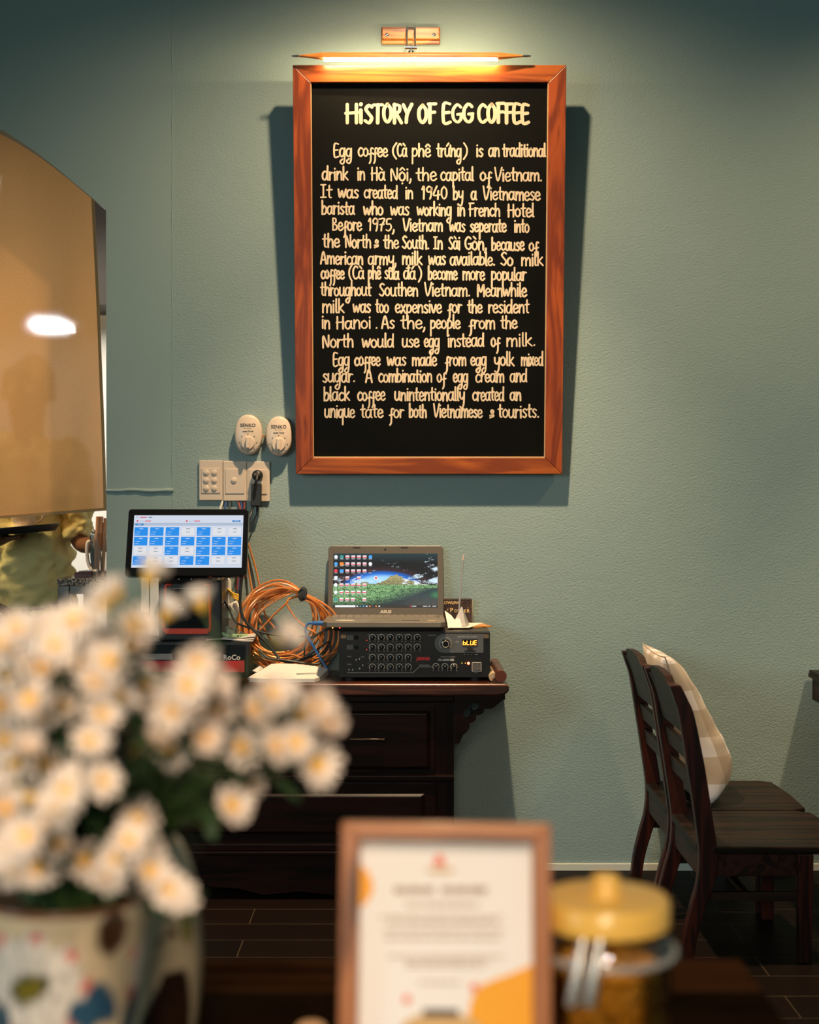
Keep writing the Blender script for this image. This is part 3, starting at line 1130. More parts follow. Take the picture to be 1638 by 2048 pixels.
# volume window
q = MB()
gx0, gz1 = az(926, 124)
gx1, gz0 = az(1358, 290)
rr_ = (gz1 - gz0) / 2
pts = [(gx1, gz1)] + [(gx0 + rr_ - rr_ * math.sin(R(t)), (gz0 + gz1) / 2 + rr_ * math.cos(R(t))) for t in range(0, 181, 12)] + [(gx1, gz0)]
q.prism_ax(pts, AF - .0012, AF)
q.build('grey_inlay', mat('amp_inlay', (.10, .10, .105), .35), fp)
x, z = az(1022, 207)
AF -= .0012
knob(x, z, .0125, amp, True)
q = MB()
x0, z1 = az(1172, 172)
x1, z0 = az(1306, 230)
q.box(x0, x1, AF - .001, AF, z0, z1)
dsp = q.build('display', black_gloss, fp)
seg_m = mat('lit_orange_segments', (1, .2, .02), .5, emit=(1.0, .16, .015), es=9)
q = MB(front(((x0 + x1) / 2, AF - .0012, (z0 + z1) / 2)))
h = (z1 - z0) * .62
w = (x1 - x0) * .16
SEGS = {'b': 'fedcg', 'L': 'fed', 'U': 'fedcb', 'E': 'afged'}
for i, ch in enumerate('bLUE'):
    cx_ = (i - 1.5) * w * 1.5
    sh = .12 * h
    co = {'a': ((-w / 2, h / 2), (w / 2, h / 2)), 'd': ((-w / 2, -h / 2), (w / 2, -h / 2)), 'g': ((-w / 2, 0), (w / 2, 0)), 'f': ((-w / 2, 0), (-w / 2, h / 2)), 'e': ((-w / 2, -h / 2), (-w / 2, 0)), 'b': ((w / 2, 0), (w / 2, h / 2)), 'c': ((w / 2, -h / 2), (w / 2, 0))}
    for sg in SEGS[ch]:
        (xa_, ya_), (xb_, yb_) = co[sg]
        q.tube([(cx_ + xa_ + sh * ya_ / h, ya_, 0), (cx_ + xb_ + sh * yb_ / h, yb_, 0)], .0011, 6)
q.build('segments', seg_m, dsp)
q = MB()
x0, z1 = az(1215, 238)
x1, z0 = az(1265, 266)
q.box(x0, x1, AF - .003, AF, z0, z1)
x0, z1 = az(1190, 268)
x1, z0 = az(1290, 279)
q.box(x0, x1, AF - .0015, AF, z0, z1)
q.build('usb_slot', mat('usb_dark', (.03, .02, .015), .3), fp)
AF += .0012
x, z = az(1226, 383)
q = MB(front((x, AF, z)))
q.sphere((0, 0, .001), .0036, 14, 8)
q.build('power_led', mat('lit_red_led', (1, .1, .05), .4, emit=(1, .05, .02), es=30), fp, smooth=True)
for xx, yy, c in ((325, 180, (.8, .03, .02)), (325, 262, (.8, .03, .02)), (1168, 382, (.8, .5, .05)), (1198, 382, (.8, .4, .03))):
    x, z = az(xx, yy)
    q = MB(front((x, AF, z)))
    q.sphere((0, 0, .0005), .0014, 10, 6)
    q.build('indicator', mat('lit_indicator', c, .4, emit=c, es=1.6), fp, smooth=True)
q = MB()
x0, z1 = az(1256, 374)
x1, z0 = az(1340, 456)
for a in ((x0, x1, z1 - .0016, z1), (x0, x1, z0, z0 + .0016), (x0, x0 + .0016, z0, z1), (x1 - .0016, x1, z0, z1)):
    q.box(a[0], a[1], AF - .003, AF, a[2], a[3])
sw = q.build('power_switch', ring_m, fp)
q = MB()
q.hexa([(x0 + .002, AF - .001, z0 + .002), (x1 - .002, AF - .001, z0 + .002), (x1 - .002, AF - .001, z1 - .002), (x0 + .002, AF - .001, z1 - .002)],
       [(x0 + .003, AF - .006, z0 + .004), (x1 - .003, AF - .006, z0 + .004), (x1 - .003, AF - .002, z1 - .003), (x0 + .003, AF - .002, z1 - .003)])
q.build('rocker', mat('rocker', (.03, .025, .02), .3), sw)
for x0z, y0z in ((120, 128), (1382, 128)):
    q = MB()
    x0, z1 = az(x0z - 25, y0z)
    x1, z0 = az(x0z + 25, y0z + 36)
    q.box(x0, x1, AF - .004, AF, z0, z1)
    q.build('corner_clip', mat('bronze_clip', (.30, .20, .12), .3, .8), fp, bevel=.001)
for y0z in (155, 240):
    q = MB()
    x0, z1 = az(148, y0z - 20)
    x1, z0 = az(205, y0z + 22)
    q.box(x0, x1, AF - .0008, AF, z0, z1)
    q.build('jack_label', mat('jack_grey', (.085, .08, .075), .4), fp)
    x, z = az(232, y0z)
    q = MB(front((x, AF, z)))
    q.lathe([(.0062, 0), (.0062, .004), (.0045, .005), (.004, .001), (.0001, .001)], (0, 0, 0), 22)
    q.build('jack', black_gloss, fp, smooth=True)
q = MB(front((0, AF - .0004, 0)))


def atxt(mb, t, zx, zy, size, align='LEFT', bold=0, xs=1, shear=0):
    x, z = az(zx, zy)
    mb.addmesh(textmesh(t, size, align, bold, xs, shear), shift(x, z, .0001))


atxt(q, 'PA-6000USB', 960, 361, .0080, bold=.00035, xs=1.06)
atxt(q, 'KOREAN TECHNOLOGY', 980, 330, .0034, xs=1.1)
atxt(q, 'MASTER CHANNEL', 790, 403, .0034, xs=1.0, bold=.0001)
atxt(q, 'VOLUME LINE', 868, 140, .0036)
atxt(q, 'ECHO', 152, 328, .0042)
atxt(q, 'MUSIC', 152, 396, .0042)
atxt(q, 'POWER', 1270, 470, .0036)
atxt(q, 'REPEAT', 275, 330, .0030)
for i in range(4):
    atxt(q, ('AW', 'EQ', 'SD', 'MODE')[i], 1183 + i * 32, 308, .0030)
for i, t in enumerate(('VOL', 'BASS', 'MID', 'TRE', 'ECHO', 'FX')):
    for yy in (131, 214):
        atxt(q, t, 333 + i * 79.5, yy, .0026)
    if i < 5:
        for yy in (306, 390):
            atxt(q, t, 333 + i * 79.5, yy, .0026)
for k, (xx, yy) in enumerate(((232, 352), (260, 345), (168, 440), (200, 440), (262, 430), (290, 400))):
    x, z = az(xx, yy)
    q.box(x - .0016, x + .0016, z - .002, z + .002, -.0002, .0002)
pts = [az(150, 466), az(735, 466), az(790, 414), az(900, 414)]
for (xa_, za_), (xb_, zb_) in zip(pts, pts[1:]):
    q.tube([(xa_, za_, 0), (xb_, zb_, 0)], .0006, 6)
x, z = az(1112, 192)
q.build('print', light_print, fp)
q = MB(front((0, AF - .0016, 0)))
atxt(q, 'Digital Echo Mixer Amplifier', 1128, 153, .0058, shear=.3, xs=.84)
atxt(q, '010', 1112, 200, .0062)
q.build('inlay_print', light_print, fp)
q = MB(front((0, AF - .0004, 0)))
atxt(q, 'JARGUAR', 766, 355, .0125, bold=.0006, xs=.70, shear=.22)
q.build('red_emblem', mat('red_emblem', (.75, .02, .02), .4), fp)

# ------------------------------------------------------------------ laptop
LH = atp + .004                       # underside at the hinge
HY = -.066
hx0, hx1 = at(655.5, 1226, HY).x, at(887, 1226, HY).x
lcx, lw = (hx0 + hx1) / 2, (hx1 - hx0) / 2 + .0005
lap = thing('laptop', (lcx, -.18, LH), 'open dark laptop showing a meadow desktop on top of the amplifier', 'laptop')
deck_m = mat('laptop_deck', (.19, .155, .12), .38, .3, var=(9, .15))
lid_m = mat('laptop_bezel', (.085, .07, .057), .42)
LFY = -.302
q = MB()
q.prism([(lcx - lw, HY), (lcx - lw, LFY + .02), (lcx - lw + .012, LFY), (lcx + lw - .012, LFY), (lcx + lw, LFY + .02), (lcx + lw, HY)], LH + .010, LH + .027)
base = q.build('base', deck_m, lap, bevel=.003)
q = MB()
q.hexa([(lcx - lw + .004, HY, LH + .011), (lcx + lw - .004, HY, LH + .011), (lcx + lw - .006, LFY + .006, LH + .011), (lcx - lw + .006, LFY + .006, LH + .011)],
       [(lcx - lw + .02, HY, LH - .002), (lcx + lw - .02, HY, LH - .002), (lcx + lw - .035, LFY + .045, LH - .003), (lcx - lw + .035, LFY + .045, LH - .003)])
q.build('underside', black_plastic, base, bevel=.002)
for sx_ in (-.12, .12):
    q = MB()
    q.box(lcx + sx_ - .015, lcx + sx_ + .015, HY - .03, HY - .015, atp, LH)
    q.build('rubber_foot', black_rubber, base)
q = MB()
q.box(lcx - lw + .014, lcx + lw - .014, HY - .115, HY - .018, LH + .0265, LH + .0274)
tray_ = q.build('keyboard_well', mat('keyboard_well', (.09, .075, .06), .45), base)
q = MB()
kr = random.Random(2)
y = HY - .022
for row in range(6):
    x = lcx - lw + .018
    h = .009 if row == 0 else .0145
    while x < lcx + lw - .03:
        w = .0195 if row == 0 else .0215
        if row == 5 and abs(x - (lcx - .09)) < .012:
            w = .095
        q.hexa([(x, y, LH + .0273), (x + w - .002, y, LH + .0273), (x + w - .002, y - h, LH + .0273), (x, y - h, LH + .0273)],
               [(x + .001, y - .001, LH + .0300), (x + w - .003, y - .001, LH + .0300), (x + w - .003, y - h + .001, LH + .0300), (x + .001, y - h + .001, LH + .0300)])
        x += w
    y -= h + .002
q.build('keys', mat('keys', (.17, .14, .11), .4), base)
q = MB()
q.box(lcx - .045, lcx + .045, LFY + .018, LFY + .085, LH + .0268, LH + .0274)
q.build('touchpad', mat('touchpad', (.15, .12, .10), .3), base)
q = MB()
q.lathe([(.028, 0), (.028, .0005)], (lcx - .112, LFY + .045, LH + .027), 28, True, 1, .55)
q.build('oval_sticker', mat('oval_sticker', (.62, .50, .32), .35), base)
for xs_, w_, c in ((.075, .05, (.05, .045, .05)), (.135, .022, (.45, .33, .2))):
    q = MB()
    q.box(lcx + xs_ - w_ / 2, lcx + xs_ + w_ / 2, LFY + .03, LFY + .052, LH + .0268, LH + .0276)
    q.build('sticker', mat('sticker', c, .35), base)
for xs_, c in ((.028, (1, .35, .05)), (.048, (1, .04, .02))):
    q = MB()
    q.sphere((lcx - lw + xs_, LFY + .001, LH + .010), .0018, 10, 6)
    q.build('status_light', mat('lit_status', c, .4, emit=c, es=4), base, smooth=True)
LT = R(12)
lh = .2135
LM = basis((lcx, HY, LH + .024), (1, 0, 0), (0, math.sin(LT), math.cos(LT)), (0, -math.cos(LT), math.sin(LT)))
q = MB(LM)
c_ = .010
q.prism([(-lw, 0), (lw, 0), (lw, lh - c_), (lw - .004, lh - .003), (lw - c_, lh), (-lw + c_, lh), (-lw + .004, lh - .003), (-lw, lh - c_)], -.008, 0)
lid = q.build('lid', lid_m, lap, bevel=.002)
# screen
sw0, sw1, sh0, sh1 = -lw + .0155, lw - .0175, .0255, lh - .0245
q = MB(LM)
NX, NY = 300, 168


def desk(u, v):
    n1_ = noise.noise(Vector((u * 6, v * 9, 1)))
    n2_ = noise.noise(Vector((u * 22, v * 30, 4)))
    n3_ = noise.noise(Vector((u * 130, v * 55, 7)))
    hor = .42
    if v > hor:
        t = (v - hor) / (1 - hor)
        arc = math.sqrt(((u - .47) / .36) ** 2 + ((v - .40) / .27) ** 2)
        sky = Vector((.010, .010, .013)) + Vector((.030, .006, .010)) * max(0, 1 - abs(arc - 1.12) * 4)
        if arc < 1.08:
            k = min(1, max(0, (1.08 - arc) / .5))
            sky = sky.lerp(Vector((.015, .16, .65)), min(1, k * 2.0)) if k < .5 else Vector((.015, .16, .65)).lerp(Vector((.35, .65, .92)), (k - .5) / .5)
        if t > .70:
            sky = sky + Vector((.010, .035, .040)) * (t - .70) * 3
        cl = n1_ * .25 + n2_ * .35 + n3_ * .25
        cov = .34 * math.exp(-((v - .475) / .06) ** 2) * (u > .16) + .10 * math.exp(-((v - .49) / .05) ** 2) * (u > .66) + .50 * math.exp(-((u - 1.0) / .06) ** 2 - ((v - .72) / .05) ** 2) + .46 * math.exp(-((u - .98) / .07) ** 2 - ((v - .53) / .06) ** 2) + .5 * math.exp(-((u - .83) / .055) ** 2 - ((v - .585) / .028) ** 2) + .42 * math.exp(-((u - .05) / .08) ** 2 - ((v - .52) / .07) ** 2)
        cc = min(1, max(0, (cl + cov - .25) * 4))
        sky = sky.lerp(Vector((.62, .78, .90)), cc)
        mt = .43 + .16 * math.exp(-((u - .58) / .10) ** 2) + .05 * math.exp(-((u - .30) / .06) ** 2) + .07 * math.exp(-((u - .72) / .09) ** 2) + .03 * n2_ * 2 * 0.6
        if v < mt:
            sky = Vector((.10, .11, .06)).lerp(Vector((.42, .36, .16)), max(0, min(1, .5 + n3_ * 1.4 + (v - .46) * 4)))
            if u > .66:
                sky = sky.lerp(Vector((.75, .80, .85)), max(0, min(1, n2_ * 3 + .2)))
        return sky
    t = v / hor
    g = max(0, min(1, .5 + n3_ * 1.3 + n2_ * .6))
    grass = Vector((.012, .05, .012)).lerp(Vector((.30, .55, .22)), g)
    dark = Vector((.010, .020, .028)).lerp(Vector((.022, .04, .042)), g)
    # the lit meadow fades to a dark slope at the lower right
    k = (u - .50) * 2.6 + (.90 - t) * 1.6 - .35
    if t > .86:
        k = (u - .9) * 3
    k = max(0, min(1, k))
    grass = grass.lerp(dark, k)
    f = math.exp(-((u - .99) / .05) ** 2 - ((t - .55) / .14) ** 2)
    grass = grass.lerp(Vector((.03, .17, .06)), min(1, f))
    return grass * max(.14, min(1, (t + .05) * 1.9)) + Vector((.005, .012, .016))


ids = [[q.av((sw0 + (sw1 - sw0) * i / NX, sh0 + (sh1 - sh0) * j / NY, .0004)) for i in range(NX + 1)] for j in range(NY + 1)]
cols = []
for j in range(NY):
    for i in range(NX):
        q.face((ids[j][i], ids[j][i + 1], ids[j + 1][i + 1], ids[j + 1][i]))
scr = q.build('screen', attrmat('desktop_picture', .12, 1.15, 0.0), lid, fixn=False)
at_ = scr.data.color_attributes.new('paint', 'FLOAT_COLOR', 'POINT')
k = 0
for j in range(NY + 1):
    for i in range(NX + 1):
        c = desk(i / NX, j / NY)
        at_.data[k].color = (c.x, c.y, c.z, 1)
        k += 1
# desktop icons and task bar
em = lambda n, c, e=1.1: mat('lit_' + n, (.01, .01, .01), .4, emit=c, es=e)
ic_m = [em('icon_white', (.85, .86, .9)), em('icon_red', (.75, .03, .06)), em('icon_blue', (.05, .35, .85)), em('icon_orange', (.9, .25, .03)), em('icon_teal', (.03, .30, .28)), em('icon_text', (.5, .52, .55)), em('taskbar', (.012, .012, .016)), em('icon_dark', (.05, .02, .03))]
q = MB(LM)
ir = random.Random(5)


def rct(u0, u1, v0, v1, mi, z=.0008):
    q.cur = mi
    x0, x1 = sw0 + (sw1 - sw0) * u0, sw0 + (sw1 - sw0) * u1
    y0, y1 = sh0 + (sh1 - sh0) * v0, sh0 + (sh1 - sh0) * v1
    q.poly([(x0, y0, z), (x1, y0, z), (x1, y1, z), (x0, y1, z)])


def disc(u, v, ru, mi, z=.0008):
    q.cur = mi
    cx_, cy_, r_ = sw0 + (sw1 - sw0) * u, sh0 + (sh1 - sh0) * v, ru * (sw1 - sw0)
    q.poly([(cx_ + r_ * math.cos(k * PI / 8), cy_ + r_ * math.sin(k * PI / 8), z) for k in range(16)])


rows = [.955, .825, .695, .565, .435, .300, .165]
for r_, v in enumerate(rows):
    for c_ in range(7):
        u = .025 + c_ * .055
        if c_ == 6 and r_ > 2 or (r_ == 3 and c_ in (3, 5)) or (r_ == 6 and c_ == 4):
            continue
        rct(u - .016, u + .016, v - .062, v - .052, 5)
        if c_ >= 2 and c_ < 6 or (c_ == 1 and r_ > 3):
            rct(u - .018, u + .018, v - .040, v + .008, 0)
            rct(u - .020, u + .020, v - .034, v - .016, 1, .0011)
        else:
            sel = [(0, 0), (1, 4), (6, 2)]
            if c_ == 0:
                disc(u, v - .018, .017, [0, 2, 1, 0, 0, 0, 4][r_])
            elif c_ == 1:
                (disc if r_ in (0, 3) else (lambda a, b_, r2, m_: rct(a - .018, a + .018, b_ - .028, b_ + .028, m_)))(u, v - .018, .018, [4, 3, 2, 7, 0, 0, 0][r_])
            else:
                disc(u, v - .018, .017, [2, 0, 7][r_])
disc(.41, .545, .018, 0)
disc(.41, .545, .011, 1, .0011)
rct(.39, .43, .49, .50, 5)
rct(0, 1, 0, .042, 6, .0006)
rct(.022, .215, .004, .040, 0)
for k in range(8):
    rct(.225 + k * .03, .24 + k * .03, .012, .032, [0, 4, 2, 0, 3, 7, 3, 0][k])
for u, w_, mi in ((.735, .014, 1), (.755, .04, 5), (.86, .04, 5), (.91, .02, 5), (.95, .035, 5)):
    rct(u, u + w_, .014, .030, mi)
q.build('desktop_icons', ic_m, scr, fixn=False)
q = MB(LM)
q.addmesh(textmesh('ASUS', .0125, bold=.0007, xs=1.15, shear=.12), shift(0, .0085, .0004))
q.build('emblem', mat('silver_emblem', (.60, .48, .34), .3, .6), lid)
q = MB(LM)
q.lathe([(.0026, 0), (.0026, .0006)], (-.002, lh - .0125, 0), 14)
q.build('webcam', black_gloss, lid)
for x_ in (-.088, .056):
    q = MB(LM)
    q.box(x_ - .011, x_ + .011, lh - .0072, lh - .0045, 0, .0012)
    q.build('rubber_bumper', black_rubber, lid)
# ------------------------------------------------------------------ cash drawer, papers, phone
DF = -0.190
dx0, dx1 = at(238, 1300, DF).x, at(499, 1300, DF).x
dzt = at(400, 1283, DF).z
drw = thing('cash_drawer', ((dx0 + dx1) / 2, -.10, ZC), 'black cash drawer box with a red stripe under the touch screen till', 'cash drawer')
red_band = mat('red_band', (.42, .018, .012), .45)
q = MB()
q.box(dx0, dx1, DF, -.012, ZC, dzt)
q.build('body', black_plastic, drw, bevel=.003)
q = MB()
q.box(dx0 + .012, dx1 - .012, DF - .004, DF + .001, ZC + .006, dzt - .010)
fp2 = q.build('front_panel', black_gloss, drw, bevel=.0015)
q = MB()
q.box(dx0 + .016, dx1 - .014, DF - .0052, DF - .003, at(400, 1344, DF).z, at(400, 1321, DF).z)
q.build('red_stripe', red_band, fp2)
q = MB()
q.box(dx0 + .016, at(345, 1300, DF).x, DF - .0052, DF - .003, at(300, 1319, DF).z, at(300, 1307, DF).z)
q.build('grey_stripe', mat('grey_stripe', (.25, .22, .2), .4), fp2)
p = at(447, 1319, DF)
q = MB(front((p.x, DF - .0054, p.z)))
q.addmesh(textmesh('RoCo', .0205, 'LEFT', bold=.0005, xs=1.0))
q.build('lettering', light_print, fp2)

pz = dzt + .001
stk = thing('paper_stack', (at(455, 1283, DF).x, -.13, dzt), 'small stack of white papers under the green phone on the cash drawer', 'papers')
q = MB()
a0, a1 = at(412, 1290, -.19).x, at(505, 1290, -.19).x
for i in range(3):
    o_ = .003 * i
    pts = []
    for k in range(9):
        t = k / 8
        pts.append((a0 + (a1 - a0) * t + o_, pz + .0015 + .004 * i + .003 * math.sin(t * 5 + i)))
    pts2 = [(x, z + .003) for x, z in reversed(pts)]
    q.prism_ax(pts + pts2, -.186 + .006 * i, -.06 + .01 * i)
q.build('sheets', paper, stk)
ph = thing('smartphone', at(455, 1276, -.14), 'smartphone with a pale green edge lying on papers beside the till', 'phone')
c = Vector((at(452, 1276, -.125).x, -.125, pz + .024))
M = Matrix.Translation(c) @ Matrix.Rotation(R(38), 4, 'Z') @ Matrix.Rotation(R(4), 4, 'Y') @ Matrix.Rotation(R(8), 4, 'X')
q = MB(M)
rc = []
for cx_, cy_, a0_ in ((.029, .062, 0), (-.029, .062, 90), (-.029, -.062, 180), (.029, -.062, 270)):
    for k in range(6):
        a_ = R(a0_ + k * 18)
        rc.append((cx_ + .008 * math.cos(a_), cy_ + .008 * math.sin(a_)))
q.prism(rc, -.0045, .0045)
b_ = q.build('case', mat('green_case', (.35, .50, .26), .35), ph, bevel=.0012)
q = MB(M)
q.prism([(x * .93, y * .96) for x, y in rc], .004, .0050)
q.build('screen', mat('phone_glass', (.04, .08, .08), .08, coat=.5), ph)
q = MB(M)
q.cyl((.010, -.0705, 0), (.010, -.0685, 0), .0016, seg=10)
q.cyl((0, -.0705, 0), (0, -.0685, 0), .0025, seg=10)
q.build('ports', black_plastic, ph)

# ------------------------------------------------------------------ touch-screen till
TF = -0.24
pos = thing('touch_screen_till', (at(375, 1278, -.12).x, -.12, dzt), 'black touch screen till with blue order tiles standing on the cash drawer', 'till')
P00, P10 = at(249, 1152, TF - .033), at(493, 1151, TF - .033)
P01, P11 = at(258, 1018, TF + .033), at(497, 1018, TF + .033)
uu = (P10 - P00)
uu2 = Vector((1, 0, 0))
vv = ((P01 + P11) / 2 - (P00 + P10) / 2)
nn = uu2.cross(vv).normalized()
scw, sch = uu.length / 2, vv.length
SM = basis((P00 + P10) / 2, uu2, vv, nn)
q = MB(SM)
rr_ = .008
pts = [(-scw + rr_, 0), (scw - rr_, 0), (scw - .002, .002), (scw, rr_), (scw, sch - rr_), (scw - .002, sch - .002), (scw - rr_, sch), (-scw + rr_, sch), (-scw + .002, sch - .002), (-scw, sch - rr_), (-scw, rr_), (-scw + .002, .002)]
q.prism(pts, -.022, 0)
q.build('monitor', black_gloss, pos, bevel=.0025)
# display pixels: bezel insets measured on the photo
dl, dr_, db, dt = -scw + .0175, scw - .0145, .0235, sch - .0195
q = MB(SM)
e2 = lambda n, c, s=1.0: mat('lit_' + n, (.01, .01, .01), .25, emit=c, es=s)
ui_m = [e2('ui_grey', (.62, .68, .80)), e2('ui_blue', (.012, .26, .80)), e2('ui_white', (.72, .74, .80)), e2('ui_bar', (.42, .50, .64)), e2('ui_red', (.70, .06, .10)), e2('ui_dark', (.18, .20, .26)), e2('ui_pale', (.50, .62, .85)), e2('ui_deep', (.02, .20, .52))]


def ur(x0, x1, y0, y1, mi, z):
    """crop pixels of the photo zoom (display 155..1050 by 1033..1455, y down) -> screen"""
    q.cur = mi
    X = lambda x: dl + (dr_ - dl) * x
    Y = lambda y: dt - (dt - db) * y
    q.poly([(X(x0), Y(y1), z), (X(x1), Y(y1), z), (X(x1), Y(y0), z), (X(x0), Y(y0), z)])


ur(0, 1, 0, 1, 0, .0006)
ur(0, 1, .145, .20, 3, .0009)
ur(.02, .035, .03, .035, 5, .0009)
ur(.02, .035, .042, .047, 5, .0009)
ur(.055, .115, .032, .048, 4, .0009)
ur(.13, .165, .032, .048, 5, .0009)
for x in (.025, .475):
    ur(x, x + .016, .095, .125, 4, .0009)
    ur(x + .025, x + .07, .105, .116, 3, .0009)
    ur(x + .075, x + .13, .103, .118, 4, .0009)
ur(.90, .975, .095, .128, 7, .0009)
ur(.915, .96, .107, .115, 6, .0012)
ur(.015, .09, .160, .195, 7, .0011)
ur(.035, .07, .172, .183, 6, .0014)
BLUE = ['1110100', '1111111', '0010111', '1001100']
for r_ in range(4):
    for c_ in range(7):
        x0 = .012 + c_ * .1425
        y0 = .232 + r_ * .184
        blue = BLUE[r_][c_] == '1'
        ur(x0 - .002, x0 + .121, y0 - .003, y0 + .163, 1 if blue else 3, .0009)
        ur(x0, x0 + .119, y0, y0 + .158, 1 if blue else 2, .0012)
        t_ = 6 if blue else 5
        ur(x0 + .042, x0 + .078, y0 + .024, y0 + .036, t_, .0015)
        if blue:
            ur(x0 + .014, x0 + .055, y0 + .085, y0 + .093, 6, .0015)
            ur(x0 + .008, x0 + .014, y0 + .124, y0 + .138, 2, .0015)
            ur(x0 + .020, x0 + .045, y0 + .127, y0 + .136, 6, .0015)
        else:
            ur(x0 + .042, x0 + .078, y0 + .086, y0 + .096, t_, .0015)
q.build('display', ui_m, pos, fixn=False)
# neck, body with red rim, base
q = MB()
n0, n1 = at(322, 1165, -.20), at(428, 1140, -.2)
q.hexa([(n0.x, -.215, n0.z), (n1.x, -.215, n0.z), (n1.x, -.06, n0.z - .02), (n0.x, -.06, n0.z - .02)], [(n0.x + .01, -.235, n0.z + .06), (n1.x - .01, -.235, n0.z + .06), (n1.x - .01, -.19, n0.z + .08), (n0.x + .01, -.19, n0.z + .08)])
q.build('neck', black_plastic, pos, bevel=.004)
b0, b1 = at(316, 1278, -.19), at(443, 1160, -.19)
q = MB()
q.prism([(b0.x, -.185), (b1.x, -.185), (b1.x, -.03), (b0.x, -.03)], dzt + .001, b1.z)
q.build('body', mat('till_body', (.012, .014, .017), .3), pos, bevel=.006)


def zp(x, y, Y=-.186):      # crop of the lower till
    return at(230 + x * .28694, 1000 + y * .28694, Y)


rim_m = mat('red_rim', (.72, .045, .012), .4)
q = MB()
loop = [zp(395, 590), zp(365, 590), zp(352, 620), zp(347, 760), zp(340, 880), zp(352, 915), zp(400, 925), zp(600, 925), zp(652, 912), zp(663, 880), zp(660, 760), zp(657, 620), zp(648, 590), zp(618, 590)]
pts = smooth_pts(loop, 5)
q.tube(pts, .0042, 10)
a, c = zp(345, 940), zp(660, 895)
q.box(a.x + .004, c.x - .004, -.192, -.184, a.z + .003, c.z)
q.build('red_rim', rim_m, pos, smooth=True)
q = MB()
a, c = zp(360, 890), zp(650, 625)
q.box(a.x, c.x, -.190, -.184, a.z, c.z)
q.build('printer_door', black_gloss, pos, bevel=.002)
q = MB()
a, c = zp(405, 622, -.19), zp(610, 610, -.19)
q.box(a.x, c.x, -.195, -.188, a.z, c.z)
q.build('paper_slot', mat('slot_steel', (.2, .18, .16), .3, .9), pos, bevel=.001)
q = MB()
for px, py, s_ in ((428, 745, .012), (470, 760, .010), (450, 735, .008)):
    a = zp(px, py, -.1912)
    q.box(a.x - s_ * .5, a.x + s_ * .5, -.1915, -.190, a.z - .003, a.z + .003)
q.build('torn_sticker', mat('torn_sticker', (.45, .42, .38), .6), pos)
q = MB()
a = zp(455, 555, -.225)
for k in (-.006, .03):
    q.box(a.x + k, a.x + k + .004, -.2265, -.224, a.z, a.z + .003)
q.build('led_dots', light_print, pos)

# white router with upright aerials behind the till, and a white socket strip
rt = thing('wifi_router', (at(370, 1240, -.03).x, -.025, dzt), 'white router with flat upright aerials half hidden behind the till', 'router')
q = MB()
q.box(at(272, 1250, -.03).x, at(470, 1250, -.03).x, -.026, -.012, dzt, at(300, 1236, -.03).z)
q.build('body', white_plastic, rt, bevel=.004)
for x0, x1, y0, y1 in ((282, 298, 1150, 1225), (300, 318, 1152, 1245), (443, 463, 1156, 1222)):
    a, c = at(x0, y1, -.035), at(x1, y0, -.035)
    q = MB()
    xm_, hw_ = (a.x + c.x) / 2, (c.x - a.x) / 2
    q.prism_ax([(xm_ - hw_, a.z), (xm_ + hw_, a.z), (xm_ + hw_ * .95, c.z - .012), (xm_ + hw_ * .5, c.z), (xm_ - hw_ * .5, c.z), (xm_ - hw_ * .95, c.z - .012)], -.040, -.031)
    q.build('aerial', white_plastic, rt, bevel=.002)
ws = thing('socket_strip', at(490, 1260, -.04), 'white ribbed socket strip leaning on the wall right of the till', 'socket strip')
Z2 = lambda x, y, Y: at(440 + x * .15873, 1090 + y * .15873, Y)
q = MB()
fr_ = [Z2(105, 750, -.07), Z2(200, 700, -.07), Z2(340, 1000, -.08), Z2(300, 1040, -.08)]
bk_ = [p + Vector((0, .035, 0)) for p in fr_]
q.hexa(fr_, bk_)
q.build('body', white_plastic, ws, bevel=.003)
q = MB()
for k in range(10):
    t = k / 9
    a = Z2(190, 735, -.072).lerp(Z2(300, 960, -.08), t)
    q.box(a.x - .005, a.x + .006, a.y - .004, a.y, a.z - .0012, a.z + .0012)
q.build('ribs', mat('rib_grey', (.35, .30, .26), .5), ws)  # ribs in a grey darker than the white body
for i in range(4):
    q = MB()
    o_ = i * 14
    q.tube(smooth_pts([at(448, 1128, -.02), Z2(30 + o_, 470 + o_, -.03), Z2(110 + o_ * .5, 560 + o_, -.04), Z2(170, 610 + o_ * 1.2, -.05), Z2(235, 640 + o_ * 1.3, -.05), Z2(240 + o_, 760, -.03)], 5), .0026, 8)
    tag(q.build('network_cable', mat('yellow_cable', (.75, .42, .03), .4), loc=at(448, 1128, -.02), smooth=True),
        'yellow network cable in the bunch behind the till, above the white socket strip', 'cable', 'yellow cables behind the till')

